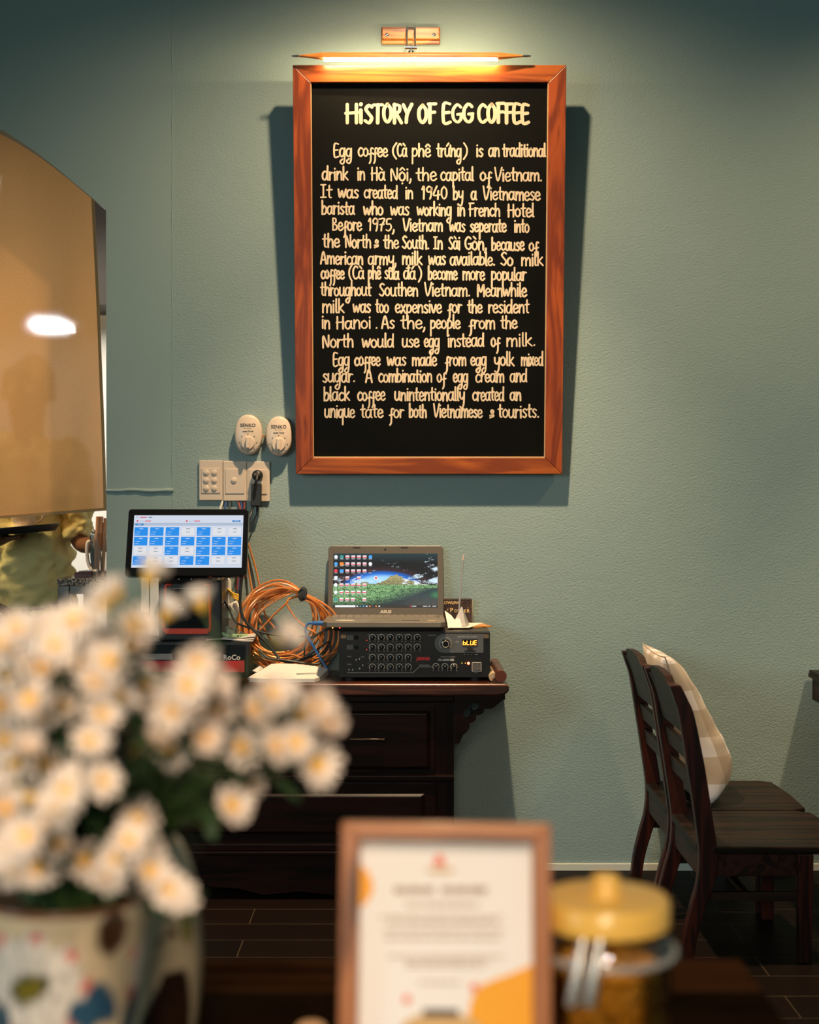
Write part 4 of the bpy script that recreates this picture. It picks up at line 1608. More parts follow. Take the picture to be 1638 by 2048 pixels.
# ------------------------------------------------------------------ copper speaker cable coil
coil = thing('speaker_cable_coil', at(575, 1352, -.08), 'coil of clear orange copper speaker cable leaning on the wall left of laptop', 'cable')
cop = mat('copper_cable', (.80, .27, .065), .27, .45, coat=.6)
cr = random.Random(11)
Tpx = (606, 1190)
for i in range(17):
    q = MB()
    ang = R(cr.uniform(38, 82))
    rad = cr.uniform(62, 86)
    cxp, cyp = Tpx[0] - rad * math.cos(ang) * 1.04, Tpx[1] + rad * math.sin(ang)
    cxp = min(max(cxp, 560), 590)
    cyp = min(max(cyp, 1244), 1350 - rad)
    ry = rad * cr.uniform(.93, 1.04)
    Y0 = -.035 - .0075 * i * .6
    pts = []
    ph0 = cr.uniform(0, 6)
    for k in range(56):
        t = 2 * PI * k / 56
        x, y = cxp + rad * 1.05 * math.cos(t), cyp - ry * math.sin(t)
        # gather into the taped bundle
        d = math.exp(-((t - R(58)) / .45) ** 2)
        tx, ty = Tpx[0] + (i % 5 - 2) * 1.6 + (t - R(58)) * -75 * .85, Tpx[1] + (i // 5 - 1.5) * 2.4 + (t - R(58)) * -42
        x = x * (1 - d) + tx * d
        y = y * (1 - d) + ty * d
        wob = 2.2 * math.sin(3 * t + ph0)
        y = min(y + wob, 1349)
        pts.append(at(x + wob * .6, y, Y0 - .025 * d + .012 * math.sin(2 * t + ph0) - .012 * (1 - math.sin(t))))
    q.tube(pts, .0031, 8, closed=True)
    q.build('loop', cop, coil, smooth=True)
for pts in ([Z2(500, 1075, -.12), Z2(680, 880, -.125), Z2(840, 730, -.125), Z2(860, 690, -.12), Z2(990, 640, -.11)],
            [Z2(990, 650, -.11), Z2(870, 680, -.12), Z2(850, 760, -.125), Z2(960, 930, -.125), Z2(1080, 1030, -.13), Z2(1220, 1130, -.13), Z2(1300, 1280, -.12)],
            [Z2(350, -30, -.01), Z2(400, 120, -.012), Z2(450, 300, -.014), Z2(490, 480, -.018), Z2(560, 850, -.03), Z2(690, 1050, -.035)],
            [Z2(335, 100, -.012), Z2(360, 300, -.014), Z2(395, 520, -.018), Z2(480, 900, -.03), Z2(640, 1200, -.04)],
            [Z2(520, 1330, -.13), Z2(700, 1390, -.14), Z2(900, 1380, -.15), Z2(1050, 1430, -.15), Z2(1250, 1420, -.14), Z2(1480, 1340, -.12)]):
    q = MB()
    q.tube(smooth_pts(pts, 8), .0029, 8)
    q.build('strand', cop, coil, smooth=True)
q = MB()
a, c = Z2(1000, 560, -.115), Z2(1100, 600, -.115)
tp = [Z2(1010, 590, -.13), Z2(1100, 590, -.13), Z2(1085, 650, -.13), Z2(1065, 715, -.13), Z2(1030, 690, -.13), Z2(985, 660, -.13)]
q.tube([Z2(1052, 570, -.10), Z2(1040, 610, -.135), Z2(1035, 650, -.14), Z2(1030, 680, -.11)], [.011, .014, .013, .008], 12)
q.build('black_tape', black_rubber, coil, smooth=True)

for nm, lab, cat, m_, r, pts in (
    ('power_cable', 'thick black cable dropping from the till screen and looping over the coil', 'cable', black_rubber, .0042, [Z2(280, 380, -.15), Z2(262, 560, -.15), Z2(255, 760, -.15), Z2(300, 930, -.15), Z2(450, 1100, -.15), Z2(590, 1240, -.15), Z2(700, 1370, -.15), Z2(770, 1450, -.16), Z2(900, 1470, -.16), Z2(1100, 1420, -.15), Z2(1250, 1340, -.14)]),
    ('signal_cable', 'thin black cable sweeping from the till across the foot of the coil', 'cable', black_rubber, .003, [Z2(20, 650, -.12), Z2(110, 800, -.13), Z2(200, 970, -.14), Z2(380, 1050, -.145), Z2(560, 1110, -.15), Z2(750, 1140, -.155), Z2(1050, 1150, -.15), Z2(1180, 1150, -.15), Z2(1340, 1050, -.15)]),
    ('audio_cable', 'black cable running from the laptop to the tangle behind the notepad', 'cable', black_rubber, .0024, [Z2(1400, 1060, -.16), Z2(1310, 1080, -.16), Z2(1180, 1160, -.16), Z2(1080, 1220, -.16), Z2(1065, 1330, -.16), Z2(1080, 1410, -.16), Z2(1250, 1300, -.16), Z2(1380, 1220, -.15), Z2(1385, 1360, -.15)]),
    ('network_cable', 'blue network cable plugged in the laptop side and falling to sideboard', 'cable', mat('blue_cable', (.02, .11, .32), .35), .0036, [Z2(1180, 985, -.185), Z2(1110, 990, -.185), Z2(1080, 1040, -.185), Z2(1085, 1120, -.185), Z2(1160, 1250, -.185), Z2(1230, 1370, -.185), Z2(1300, 1480, -.185), Z2(1370, 1590, -.19)]),
    ('loose_cable', 'dark cable lying tangled on the sideboard behind the white notepad', 'cable', mat('olive_cable', (.06, .05, .03), .4), .003, [Z2(480, 1300, -.15), Z2(600, 1420, -.16), Z2(800, 1450, -.165), Z2(1000, 1480, -.165), Z2(1200, 1500, -.165), Z2(1400, 1440, -.15), Z2(1490, 1330, -.14)])):
    q = MB()
    q.tube(smooth_pts(pts, 7), r, 10)
    if nm == 'network_cable':
        t = thing(nm, pts[0], lab, cat)
        q.build('lead', m_, t, smooth=True)
        q = MB()
        a, c = Z2(1160, 985, -.185), Z2(1310, 985, -.185)
        q.tube([a, a.lerp(c, .3), c], [.0048, .0065, .0068], 10)
        q.build('connector', m_, t, smooth=True)
    else:
        tag(q.build(nm, m_, loc=pts[0], smooth=True), lab, cat)

# ------------------------------------------------------------------ notepad
npd = thing('notepad', at(575, 1362, -.26), 'open white notepad with curled pages lying on the sideboard front', 'notepad')
NB = [at(498, 1358, -.30), at(629, 1366, -.30), at(657, 1338, -.19), at(545, 1328, -.19)]
q = MB()
nu, nv = 16, 8


def nsurf(u, v, top):
    a = NB[0].lerp(NB[1], u)
    c = NB[3].lerp(NB[2], u)
    p = a.lerp(c, v)
    zlow = ZC + .001
    zt = p.z + .006 * math.sin(u * PI) ** .6 * (v) + .004 * (1 - u) * (1 - v)
    zt = max(zt, zlow + .010)
    return Vector((p.x, p.y, zt if top else max(zlow, zt - .016)))


g = {}
for tpn in (0, 1):
    for i in range(nu + 1):
        for j in range(nv + 1):
            g[tpn, i, j] = q.av(nsurf(i / nu, j / nv, tpn))
for i in range(nu):
    for j in range(nv):
        q.face((g[1, i, j], g[1, i + 1, j], g[1, i + 1, j + 1], g[1, i, j + 1]))
        q.face((g[0, i, j], g[0, i, j + 1], g[0, i + 1, j + 1], g[0, i + 1, j]))
for i in range(nu):
    for j in (0, nv):
        q.face((g[0, i, j], g[0, i + 1, j], g[1, i + 1, j], g[1, i, j]))
for j in range(nv):
    for i in (0, nu):
        q.face((g[0, i, j], g[0, i, j + 1], g[1, i, j + 1], g[1, i, j]))
q.build('page_block', paper, npd, smooth=True)
q = MB()
for (u0, v0), (u1, v1) in (((.60, .42), (.90, .62)), ((.62, .40), (.90, .55))):
    q.tube([nsurf(u0 + (u1 - u0) * t / 6, v0 + (v1 - v0) * t / 6, 1) + Vector((0, 0, .0006)) for t in range(7)], .0005, 6)
q.build('pen_marks', dark_print, npd)
q = MB()
q.tube([nsurf(0, v / 5, 1) + Vector((-.001, 0, -.003)) for v in range(6)], .004, 8)
q.build('rolled_edge', paper, npd, smooth=True)
tab = MB()
a = [Z2(410, 1580, -.20), Z2(500, 1520, -.17), Z2(545, 1545, -.16), Z2(470, 1600, -.20)]
tab.hexa([p - Vector((0, 0, .002)) for p in a], a)
tag(tab.build('paper_slip', paper, loc=a[0]), 'small folded paper slip poking out behind the white notepad', 'paper')

# ------------------------------------------------------------------ on the amplifier, right of the laptop
bk = thing('book', at(910, 1248, -.02), 'dark brown hardback with gold lettering standing behind the laptop corner', 'book')
BY = -.034
x0, x1 = at(868, 1200, BY).x, at(944, 1200, BY).x
z1 = at(900, 1198, BY).z
q = MB()
q.box(x0, x1, BY, -.006, atp + .001, z1)
q.build('cover', mat('book_cover', (.028, .010, .008), .4, var=(40, .6)), bk, bevel=.002)
q = MB()
q.box(x0 + .002, x1 + .0012, BY + .003, -.009, atp + .003, z1 - .002)
q.build('page_edges', mat('page_edges', (.70, .50, .28), .6), bk)
q = MB()
Z3 = lambda x, y, Y: at(860 + x * .14648, 1100 + y * .14648, Y)
p = Z3(160, 738, BY)
q.M = front((p.x, BY - .0004, p.z))
q.addmesh(textmesh('ROWLING', .0128, 'LEFT', bold=.0002, xs=.93))
for t, x, y, s_ in (('Y', 228, 832, .010), ('P', 272, 850, .019), ('O', 330, 850, .0125), ('TT', 376, 850, .0125), ('E', 466, 850, .0125), ('R', 500, 855, .0155)):
    p = Z3(x, y, BY)
    q.M = front((p.x, BY - .0004, p.z))
    q.addmesh(textmesh(t, s_, 'LEFT', bold=.0001))
br2 = random.Random(4)
for k in range(26):
    p = Z3(br2.uniform(420, 570), br2.uniform(690, 800), BY)
    q.M = front((p.x, BY - .0004, p.z))
    s_ = br2.uniform(.0002, .0006)
    q.box(-s_, s_, -s_, s_, 0, .0001)
q.build('gold_lettering', gold_print, bk)
zz = atp + .0008


def sheet(name, pts, z0, th, m_, lab, cat, grp=None):
    mb = MB()
    mb.hexa([(p.x, p.y, z0) for p in pts], [(p.x, p.y, z0 + th) for p in pts])
    return tag(mb.build(name, m_, loc=(pts[0].x, pts[0].y, z0)), lab, cat, grp)


def atz(px, py, z):
    r = ray(px, py)
    return CAM + r * ((z - CAM.z) / r.z)


pc = [atz(938, 1246, zz), atz(983, 1246, zz), atz(972, 1240, zz), atz(935, 1238, zz)]
for p in pc:
    p.y = min(max(p.y, -.26), -.05)
xo = lambda px, Y: at(px, 1245, Y).x
sheet('postcard', [Vector((xo(900, -.19), -.19, 0)), Vector((xo(984, -.13), -.13, 0)), Vector((xo(966, -.06), -.06, 0)), Vector((xo(905, -.05), -.05, 0))], zz, .0035, mat('postcard_orange', (.62, .24, .05), .4, var=(45, .7)), 'orange picture postcard jutting past the amplifier edge beside the clear stand', 'card')
sheet('paper_sheet', [Vector((xo(895, -.21), -.21, 0)), Vector((xo(938, -.20), -.20, 0)), Vector((xo(967, -.045), -.045, 0)), Vector((xo(900, -.04), -.04, 0))], zz + .0036, .0012, paper, 'flat white paper sheet under the clear acrylic stand on the amplifier', 'paper')
fl = MB()
P = [Vector((xo(896, -.20), -.20, zz + .0055)), Vector((xo(921, -.19), -.19, zz + .0055)), Vector((xo(902, -.12), -.12, zz + .006)), Vector((xo(889.5, -.10), -.10, zz + .030))]
P[3].z = at(895, 1221, -.10).z
P[2].z = at(905, 1230, -.12).z
fl.hexa([p - Vector((0, -.001, .001)) for p in P], P)
P2 = [Vector((xo(900, -.21), -.21, zz + .005)), Vector((xo(924, -.20), -.20, zz + .005)), Vector((xo(918, -.14), -.14, at(916, 1228, -.14).z)), Vector((xo(903, -.15), -.15, zz + .009))]
fl.hexa([p - Vector((0, -.001, .001)) for p in P2], P2)
tag(fl.build('folded_paper', paper, loc=P[0]), 'folded white paper standing against the laptop base on the amplifier', 'paper')

ac = thing('acrylic_stand', at(922, 1245, -.15), 'clear acrylic pen stand with a tall thin rod beside the laptop', 'stand')
acm = mat('clear_acrylic', (.62, .58, .57), .15, coat=.6, alpha=.42)
q = MB()
zb_ = zz + .006
ap = [at(919, 1217, -.14), at(926, 1214, -.13)]
A = [Vector((at(905, 1230, -.17).x, -.17, zb_)), Vector((at(931, 1230, -.18).x, -.18, zb_)), Vector((at(938, 1230, -.12).x, -.12, zb_)), Vector((at(908, 1230, -.11).x, -.11, zb_))]
top = Vector((at(923, 1214, -.145).x, -.145, at(923, 1214, -.145).z))
for i in range(4):
    a, c = A[i], A[(i + 1) % 4]
    inn = (top - (a + c) / 2)
    n_ = (c - a).cross(inn).normalized() * .0015
    q.hexa([a - n_, c - n_, top - n_ + Vector((.001, 0, 0)), top - n_], [a + n_, c + n_, top + n_ + Vector((.001, 0, 0)), top + n_])
q.build('base', acm, ac)
q = MB()
q.tube([at(918, 1222, -.142), at(920, 1195, -.142), at(926, 1120, -.142)], .0026, 12)
q.build('rod', mat('pale_rod', (.42, .40, .40), .12, coat=.6, alpha=.75), ac, smooth=True)
q = MB()
q.tube([at(926, 1120, -.142), at(926.8, 1112, -.142), at(928.5, 1107, -.142)], [.0022, .0016, .0008], 10)
q.build('tip', mat('rosy_tip', (.70, .45, .38), .3), ac, smooth=True)

pr = MB()
a, c = at(981, 1352, -.28), at(977, 1340, -.06)
pr.tube([(a.x + .008, -.285, ZC + .0135), (a.x + .006, -.20, ZC + .0135), (a.x + .002, -.08, ZC + .0135)], .0125, 16)
tag(pr.build('paper_roll', mat('tan_paper_roll', (.45, .32, .20), .6), loc=(a.x, -.2, ZC), smooth=True), 'tan paper roll wedged between the amplifier and the scroll end', 'paper roll')

# ------------------------------------------------------------------ chairs by the wall
CX0 = .713
PROF = [(-.070, .676, .013), (-.055, .64, .016), (-.041, .60, .018), (-.019, .48, .021), (-.002, .37, .021), (.011, .273, .022), (.006, .2, .021), (-.012, .14, .019), (-.031, .067, .017), (-.040, 0, .016)]


def xback(z):
    for (xa_, za_, _), (xb_, zb_, _) in zip(PROF, PROF[1:]):
        if zb_ <= z <= za_:
            t = (z - zb_) / (za_ - zb_)
            return xb_ + (xa_ - xb_) * t
    return PROF[0][0]


def make_chair(cx, cy, label):
    o = (cx, cy, 0)
    t = thing('dining_chair', o, label, 'chair', 'dark wooden chairs by the wall')
    T = Matrix.Translation(o)
    w = .385
    SZ_ = .286
    for sg in (-1, 1):
        yo = sg * (w / 2 - .015)
        q = MB(T)
        rings = []
        P = smooth_pts([(x, 0, z) for x, z, _ in PROF], 4)
        for k, p in enumerate(P):
            i = min(k // 4, len(PROF) - 1)
            h = PROF[i][2] if k % 4 == 0 or i + 1 >= len(PROF) else PROF[i][2] + (PROF[i + 1][2] - PROF[i][2]) * (k % 4) / 4
            rings.append([q.av((p.x + dx_ * h, yo + dy_ * .0145, p.z)) for dx_, dy_ in ((-1, -1), (1, -1), (1, 1), (-1, 1))])
        q.skin_rings(rings)
        q.build('back_leg', chair_wood, t, bevel=.003)
        q = MB(T)
        q.hexa([(.232, yo - .014, 0), (.262, yo - .014, 0), (.262, yo + .014, 0), (.232, yo + .014, 0)], [(.228, yo - .016, SZ_ - .02), (.266, yo - .016, SZ_ - .02), (.266, yo + .016, SZ_ - .02), (.228, yo + .016, SZ_ - .02)])
        q.build('front_leg', chair_wood, t, bevel=.003)
        q = MB(T)
        q.box(-.02, .245, yo - .008, yo + .008, .150, .172)
        q.build('side_stretcher', seat_wood, t, bevel=.002)
    iw = w / 2 - .028
    # crest rail with a stepped top
    ys = [(-iw, .662), (-.118, .672), (-.105, .690), (-.06, .694), (0, .696), (.06, .694), (.105, .690), (.118, .672), (iw, .662)]
    q = MB(T)
    rr3 = []
    for y, zt_ in ys:
        z0 = .548
        xt = -.068 - (zt_ - .676) * .25
        rr3.append([q.av(p) for p in ((xback(z0) - .008, y, z0), (xback(z0) + .010, y, z0), (xback(.62) + .010, y, .62), (xt + .010, y, zt_), (xt - .010, y, zt_), (xback(.62) - .009, y, .62))])
    q.skin_rings(rr3)
    q.build('crest_rail', chair_wood_h, t, bevel=.002)
    for z0, z1 in ((.478, .525), (.405, .448)):
        q = MB(T)
        q.hexa([(xback(z0) - .007, -iw, z0), (xback(z0) + .008, -iw, z0), (xback(z0) + .008, iw, z0), (xback(z0) - .007, iw, z0)], [(xback(z1) - .007, -iw, z1), (xback(z1) + .008, -iw, z1), (xback(z1) + .008, iw, z1), (xback(z1) - .007, iw, z1)])
        q.build('back_slat', chair_wood_h, t, bevel=.002)
    q = MB(T)
    n = []
    q.prism([(-.012, -w / 2 + .03), (.02, -w / 2), (.33, -w / 2 - .004), (.365, -w / 2 + .02), (.372, 0), (.365, w / 2 - .02), (.33, w / 2 + .004), (.02, w / 2), (-.012, w / 2 - .03)], SZ_ - .02, SZ_)
    q.build('seat', seat_wood, t, bevel=.004)
    q = MB(T)
    for sg in (-1, 1):
        yo = sg * (w / 2 - .016)
        q.box(.02, .25, yo - .009, yo + .009, SZ_ - .075, SZ_ - .018)
    q.box(-.006, .012, -iw, iw, SZ_ - .085, SZ_ - .018)
    q.box(.238, .256, -iw, iw, SZ_ - .075, SZ_ - .018)
    q.build('seat_apron', chair_wood_h, t, bevel=.002)
    q = MB(T)
    q.box(-.003, .013, -iw, iw, .196, .218)
    q.box(.10, .118, -iw - .005, iw + .005, .154, .168)
    q.build('cross_stretcher', chair_wood_h, t, bevel=.002)
    return t


make_chair(CX0, -.262, 'dark wooden ladder-back chair touching the wall with the plaid cushion on it')
make_chair(CX0, -.668, 'dark wooden ladder-back chair nearer the camera with an empty seat')

# cushion
cu = thing('cushion', (CX0 + .10, -.27, .287), 'beige and white plaid cushion leaning on the back of the chair by the wall', 'cushion')
cm = bpy.data.materials.new('plaid_linen')
cm.use_nodes = True
nt = cm.node_tree
b = nt.nodes['Principled BSDF']
b.inputs['Roughness'].default_value = 0.9
b.inputs['Sheen Weight'].default_value = 0.2
uvn = nt.nodes.new('ShaderNodeUVMap')
ck = nt.nodes.new('ShaderNodeTexBrick')
ck.offset = 0
ck.inputs['Scale'].default_value = 1
sepn = nt.nodes.new('ShaderNodeSeparateXYZ')
nt.links.new(uvn.outputs[0], sepn.inputs[0])
acc = None
for k, ax in enumerate(('X', 'Y')):
    a1 = nt.nodes.new('ShaderNodeMath')
    a1.operation = 'MULTIPLY'
    a1.inputs[1].default_value = 2 * PI * 3.2
    nt.links.new(sepn.outputs[ax], a1.inputs[0])
    a2 = nt.nodes.new('ShaderNodeMath')
    a2.operation = 'SINE'
    nt.links.new(a1.outputs[0], a2.inputs[0])
    a3 = nt.nodes.new('ShaderNodeMath')
    a3.operation = 'GREATER_THAN'
    a3.inputs[1].default_value = 0.25
    nt.links.new(a2.outputs[0], a3.inputs[0])
    if acc is None:
        acc = a3
    else:
        a4 = nt.nodes.new('ShaderNodeMath')
        a4.operation = 'ADD'
        nt.links.new(acc.outputs[0], a4.inputs[0])
        nt.links.new(a3.outputs[0], a4.inputs[1])
        acc = a4
a5 = nt.nodes.new('ShaderNodeMath')
a5.operation = 'MULTIPLY'
a5.inputs[1].default_value = 0.5
nt.links.new(acc.outputs[0], a5.inputs[0])
rp = nt.nodes.new('ShaderNodeValToRGB')
rp.color_ramp.elements[0].color = (.40, .29, .20, 1)
rp.color_ramp.elements[1].color = (.68, .60, .58, 1)
e_ = rp.color_ramp.elements.new(.5)
e_.color = (.48, .37, .28, 1)
nt.links.new(a5.outputs[0], rp.inputs['Fac'])
nt.links.new(rp.outputs['Color'], b.inputs['Base Color'])
nzz = nt.nodes.new('ShaderNodeTexNoise')
nzz.inputs['Scale'].default_value = 260
bpp = nt.nodes.new('ShaderNodeBump')
bpp.inputs['Strength'].default_value = .25
bpp.inputs['Distance'].default_value = .002
nt.links.new(nzz.outputs['Fac'], bpp.inputs['Height'])
nt.links.new(bpp.outputs['Normal'], b.inputs['Normal'])
nt.nodes.remove(ck)
# side profile of the leaning cushion (x from chair back, z), back and front outline measured on the photo
HC, WC, TC = .425, .37, .165
lean = R(17)
o_ = Vector((CX0 + .105, -.262, .292))
CM = basis(o_, (0, 1, 0), (-math.sin(lean), 0, math.cos(lean)), (math.cos(lean), 0, math.sin(lean)))
q = MB(CM)
nn_ = 44
gf, gb, uvs = {}, {}, {}
for i in range(nn_ + 1):
    for j in range(nn_ + 1):
        u, v = i / nn_ * 2 - 1, j / nn_ * 2 - 1
        prof = max(0, (1 - abs(u) ** 3.2)) ** .5 * max(0, (1 - abs(v) ** 4.5)) ** .5
        pin = 1 - .06 * (1 - abs(v) ** 2) * abs(u) ** 3
        pin2 = 1 - .05 * (1 - abs(u) ** 2) * abs(v) ** 3
        x, y = u * WC / 2 * pin, v * HC / 2 * pin2 + HC / 2
        bulge = TC * prof * (.66 - .30 * v)
        wr = (.005 * noise.noise(Vector((u * 3, v * 5, 2))) + .0045 * math.sin(v * 9 + 2.2 * noise.noise(Vector((u * 2, v * 2, 9)))) * max(0, -v)) * prof
        gf[i, j] = q.av((x, y, bulge * .85 + wr))
        gb[i, j] = q.av((x, y, -bulge * .35 + wr * .5)) if 0 < i < nn_ and 0 < j < nn_ else gf[i, j]
for i in range(nn_):
    for j in range(nn_):
        q.face((gf[i, j], gf[i + 1, j], gf[i + 1, j + 1], gf[i, j + 1]))
        q.face((gb[i, j], gb[i, j + 1], gb[i + 1, j + 1], gb[i + 1, j]))
co = q.build('cover', cm, cu, smooth='all')
uvl = co.data.uv_layers.new(name='UVMap')
inv = CM.inverted()
org = Vector(cu.location)
for lp in co.data.loops:
    p = inv @ (co.data.vertices[lp.vertex_index].co + org)
    uvl.data[lp.index].uv = (p.x / WC + .5 + p.z * 1.2, p.y / HC + p.z * .8)
q = MB(CM)
edge = [(-1, -1 + 2 * k / 14) for k in range(15)]
pts = []
for u, v in [(-1, -1 + 2 * k / 14) for k in range(15)] + [(-1 + 2 * k / 14, 1) for k in range(1, 15)] + [(1, 1 - 2 * k / 14) for k in range(1, 15)] + [(1 - 2 * k / 14, -1) for k in range(1, 14)]:
    pin = 1 - .06 * (1 - abs(v) ** 2) * abs(u) ** 3
    pin2 = 1 - .05 * (1 - abs(u) ** 2) * abs(v) ** 3
    pts.append((u * WC / 2 * pin, v * HC / 2 * pin2 + HC / 2, 0))
q.tube(pts, .0013, 6, closed=True)
q.build('seam', mat('seam_tan', (.36, .26, .18), .8), cu, smooth=True)
tie = thing('chair_tie', at(1315, 1408, -.47), 'frayed tan cord tied round the chair back post near the cushion', 'cord')
q = MB()
for pts in ([at(1310, 1410, -.475), at(1315, 1399, -.48), at(1319, 1404, -.478), at(1314, 1412, -.48)], [at(1314, 1410, -.478), at(1317, 1418, -.48), at(1319, 1425, -.475)], [at(1315, 1404, -.478), at(1321, 1406, -.47), at(1324, 1403, -.46)]):
    q.tube(smooth_pts(pts, 4), .0026, 6)
q.build('knot', mat('tan_cord', (.48, .26, .09), .8), tie, smooth=True)

# ------------------------------------------------------------------ table cut by the right edge of the frame
TX = at(1621, 1350, -.03).x
tz = at(1625, 1341, -.03).z
tb = thing('side_table', (TX + .35, -.6, 0), 'dark wooden table beyond the chairs cut off at the right edge', 'table')
q = MB()
q.box(TX, TX + .75, -1.2, -.012, tz - .012, tz)
q.box(TX - .002, TX + .752, -1.202, -.010, tz - .022, tz - .010)
q.build('tabletop', seat_wood, tb, bevel=.003)
q = MB()
q.box(TX + .008, TX + .74, -1.19, -.018, tz - .090, tz - .020)
q.build('apron', chair_wood_h, tb, bevel=.003)
for x in (TX + .13, TX + .69):
    for y in (-1.15, -.06):
        q = MB()
        q.hexa([(x - .02, y - .02, 0), (x + .02, y - .02, 0), (x + .02, y + .02, 0), (x - .02, y + .02, 0)], [(x - .028, y - .028, tz - .03), (x + .028, y - .028, tz - .03), (x + .028, y + .028, tz - .03), (x - .028, y + .028, tz - .03)])
        q.build('leg', chair_wood, tb, bevel=.003)
# ------------------------------------------------------------------ kitchen: curtain, tube light, counter, jug, person
cm_ = bpy.data.materials.new('linen_curtain')
cm_.use_nodes = True
nt = cm_.node_tree
nt.nodes.remove(nt.nodes['Principled BSDF'])
out = nt.nodes['Material Output']
tc = nt.nodes.new('ShaderNodeTexCoord')
mp = nt.nodes.new('ShaderNodeMapping')
mp.inputs['Scale'].default_value = (420, 1, 420)
nt.links.new(tc.outputs['Object'], mp.inputs['Vector'])
nz = nt.nodes.new('ShaderNodeTexNoise')
nz.inputs['Scale'].default_value = 1.0
nz.inputs['Detail'].default_value = 2
nt.links.new(mp.outputs['Vector'], nz.inputs['Vector'])
cr_ = nt.nodes.new('ShaderNodeValToRGB')
cr_.color_ramp.elements[0].position = .3
cr_.color_ramp.elements[1].position = .7
cr_.color_ramp.elements[0].color = (.52, .26, .095, 1)
cr_.color_ramp.elements[1].color = (.68, .375, .155, 1)
nt.links.new(nz.outputs['Fac'], cr_.inputs['Fac'])
df = nt.nodes.new('ShaderNodeBsdfDiffuse')
tr = nt.nodes.new('ShaderNodeBsdfTranslucent')
rf = nt.nodes.new('ShaderNodeBsdfRefraction')
rf.inputs['IOR'].default_value = 1.07
rf.inputs['Roughness'].default_value = .45
tp_ = nt.nodes.new('ShaderNodeBsdfTransparent')
nt.links.new(cr_.outputs['Color'], df.inputs['Color'])
nt.links.new(cr_.outputs['Color'], tr.inputs['Color'])
m1 = nt.nodes.new('ShaderNodeMixShader')
m1.inputs[0].default_value = .36
nt.links.new(df.outputs[0], m1.inputs[1])
nt.links.new(tr.outputs[0], m1.inputs[2])
m2 = nt.nodes.new('ShaderNodeMixShader')
m2.inputs[0].default_value = .22
nt.links.new(rf.outputs[0], m2.inputs[1])
nt.links.new(tp_.outputs[0], m2.inputs[2])
m3 = nt.nodes.new('ShaderNodeMixShader')
mth = nt.nodes.new('ShaderNodeMath')
mth.operation = 'MULTIPLY'
mth.inputs[1].default_value = .07
nt.links.new(nz.outputs['Fac'], mth.inputs[0])
nt.links.new(mth.outputs[0], m3.inputs[0])
nt.links.new(m1.outputs[0], m3.inputs[1])
nt.links.new(m2.outputs[0], m3.inputs[2])
nt.links.new(m3.outputs[0], out.inputs[0])
CY = .18
cur = thing('curtain', at(0, 1030, CY), 'tan linen half curtain hanging in the arched kitchen opening', 'curtain')
q = MB()
NXc, NZc = 90, 60
XL0 = at(-700, 700, CY).x
ids = []
for j in range(NZc + 1):
    t = j / NZc                       # 0 bottom .. 1 top
    row = []
    for i in range(NXc + 1):
        u = i / NXc
        zb_ = at(213, 1021, CY).z + (1 - u) * (at(0, 1037, CY).z - at(213, 1021, CY).z) * 4.3
        zt_ = 2.42
        z = zb_ + (zt_ - zb_) * t
        ypx = 1000 - (z - 1.124) * 633
        xr = at(213 - 24 * min(1, max(0, (1020 - ypx) / 640)) ** 1.3, 700, CY).x
        x = XL0 + (xr - XL0) * u
        fold = .004 * math.sin(u * 44 + t * 1.2) * (.35 + .65 * t) + .008 * math.sin(u * 17 + 1.3 - t * .8) + .004 * noise.noise(Vector((u * 20, t * 5, 0)))
        row.append(q.av((x, CY + fold, z)))
    ids.append(row)
for j in range(NZc):
    for i in range(NXc):
        q.face((ids[j][i], ids[j][i + 1], ids[j + 1][i + 1], ids[j + 1][i]))
q.build('cloth', cm_, cur, smooth='all', fixn=False)
hem = mat('hem_cloth', (.50, .27, .11), .85)
q = MB()
for row in (0,):
    pts = [q_ for q_ in range(NXc + 1)]
hb = MB()
clothv = cur.children[0].data.vertices
oo = Vector(cur.location)
bot = [clothv[i].co + oo for i in range(NXc + 1)]
rgt = [clothv[j * (NXc + 1) + NXc].co + oo for j in range(NZc + 1)]
hb = MB()
for line, dv in ((bot, Vector((0, 0, .009))), (rgt, Vector((-.009, 0, 0)))):
    n = len(line)
    a = [hb.av(p + Vector((0, -.0022, 0))) for p in line]
    c = [hb.av(p + dv + Vector((0, -.0022, 0))) for p in line]
    a2 = [hb.av(p + Vector((0, .0022, 0))) for p in line]
    c2 = [hb.av(p + dv + Vector((0, .0022, 0))) for p in line]
    for k in range(n - 1):
        hb.face((a[k], a[k + 1], c[k + 1], c[k]))
        hb.face((a2[k], c2[k], c2[k + 1], a2[k + 1]))
        hb.face((a[k], a2[k], a2[k + 1], a[k + 1]))
        hb.face((c[k], c[k + 1], c2[k + 1], c2[k]))
hb.build('hem', hem, cur, smooth=True)
rod = MB()
rod.cyl((-2.35, CY, 2.43), (XR + .06, CY, 2.43), .012, seg=14)
rod.build('rod', chrome, cur, smooth=True)

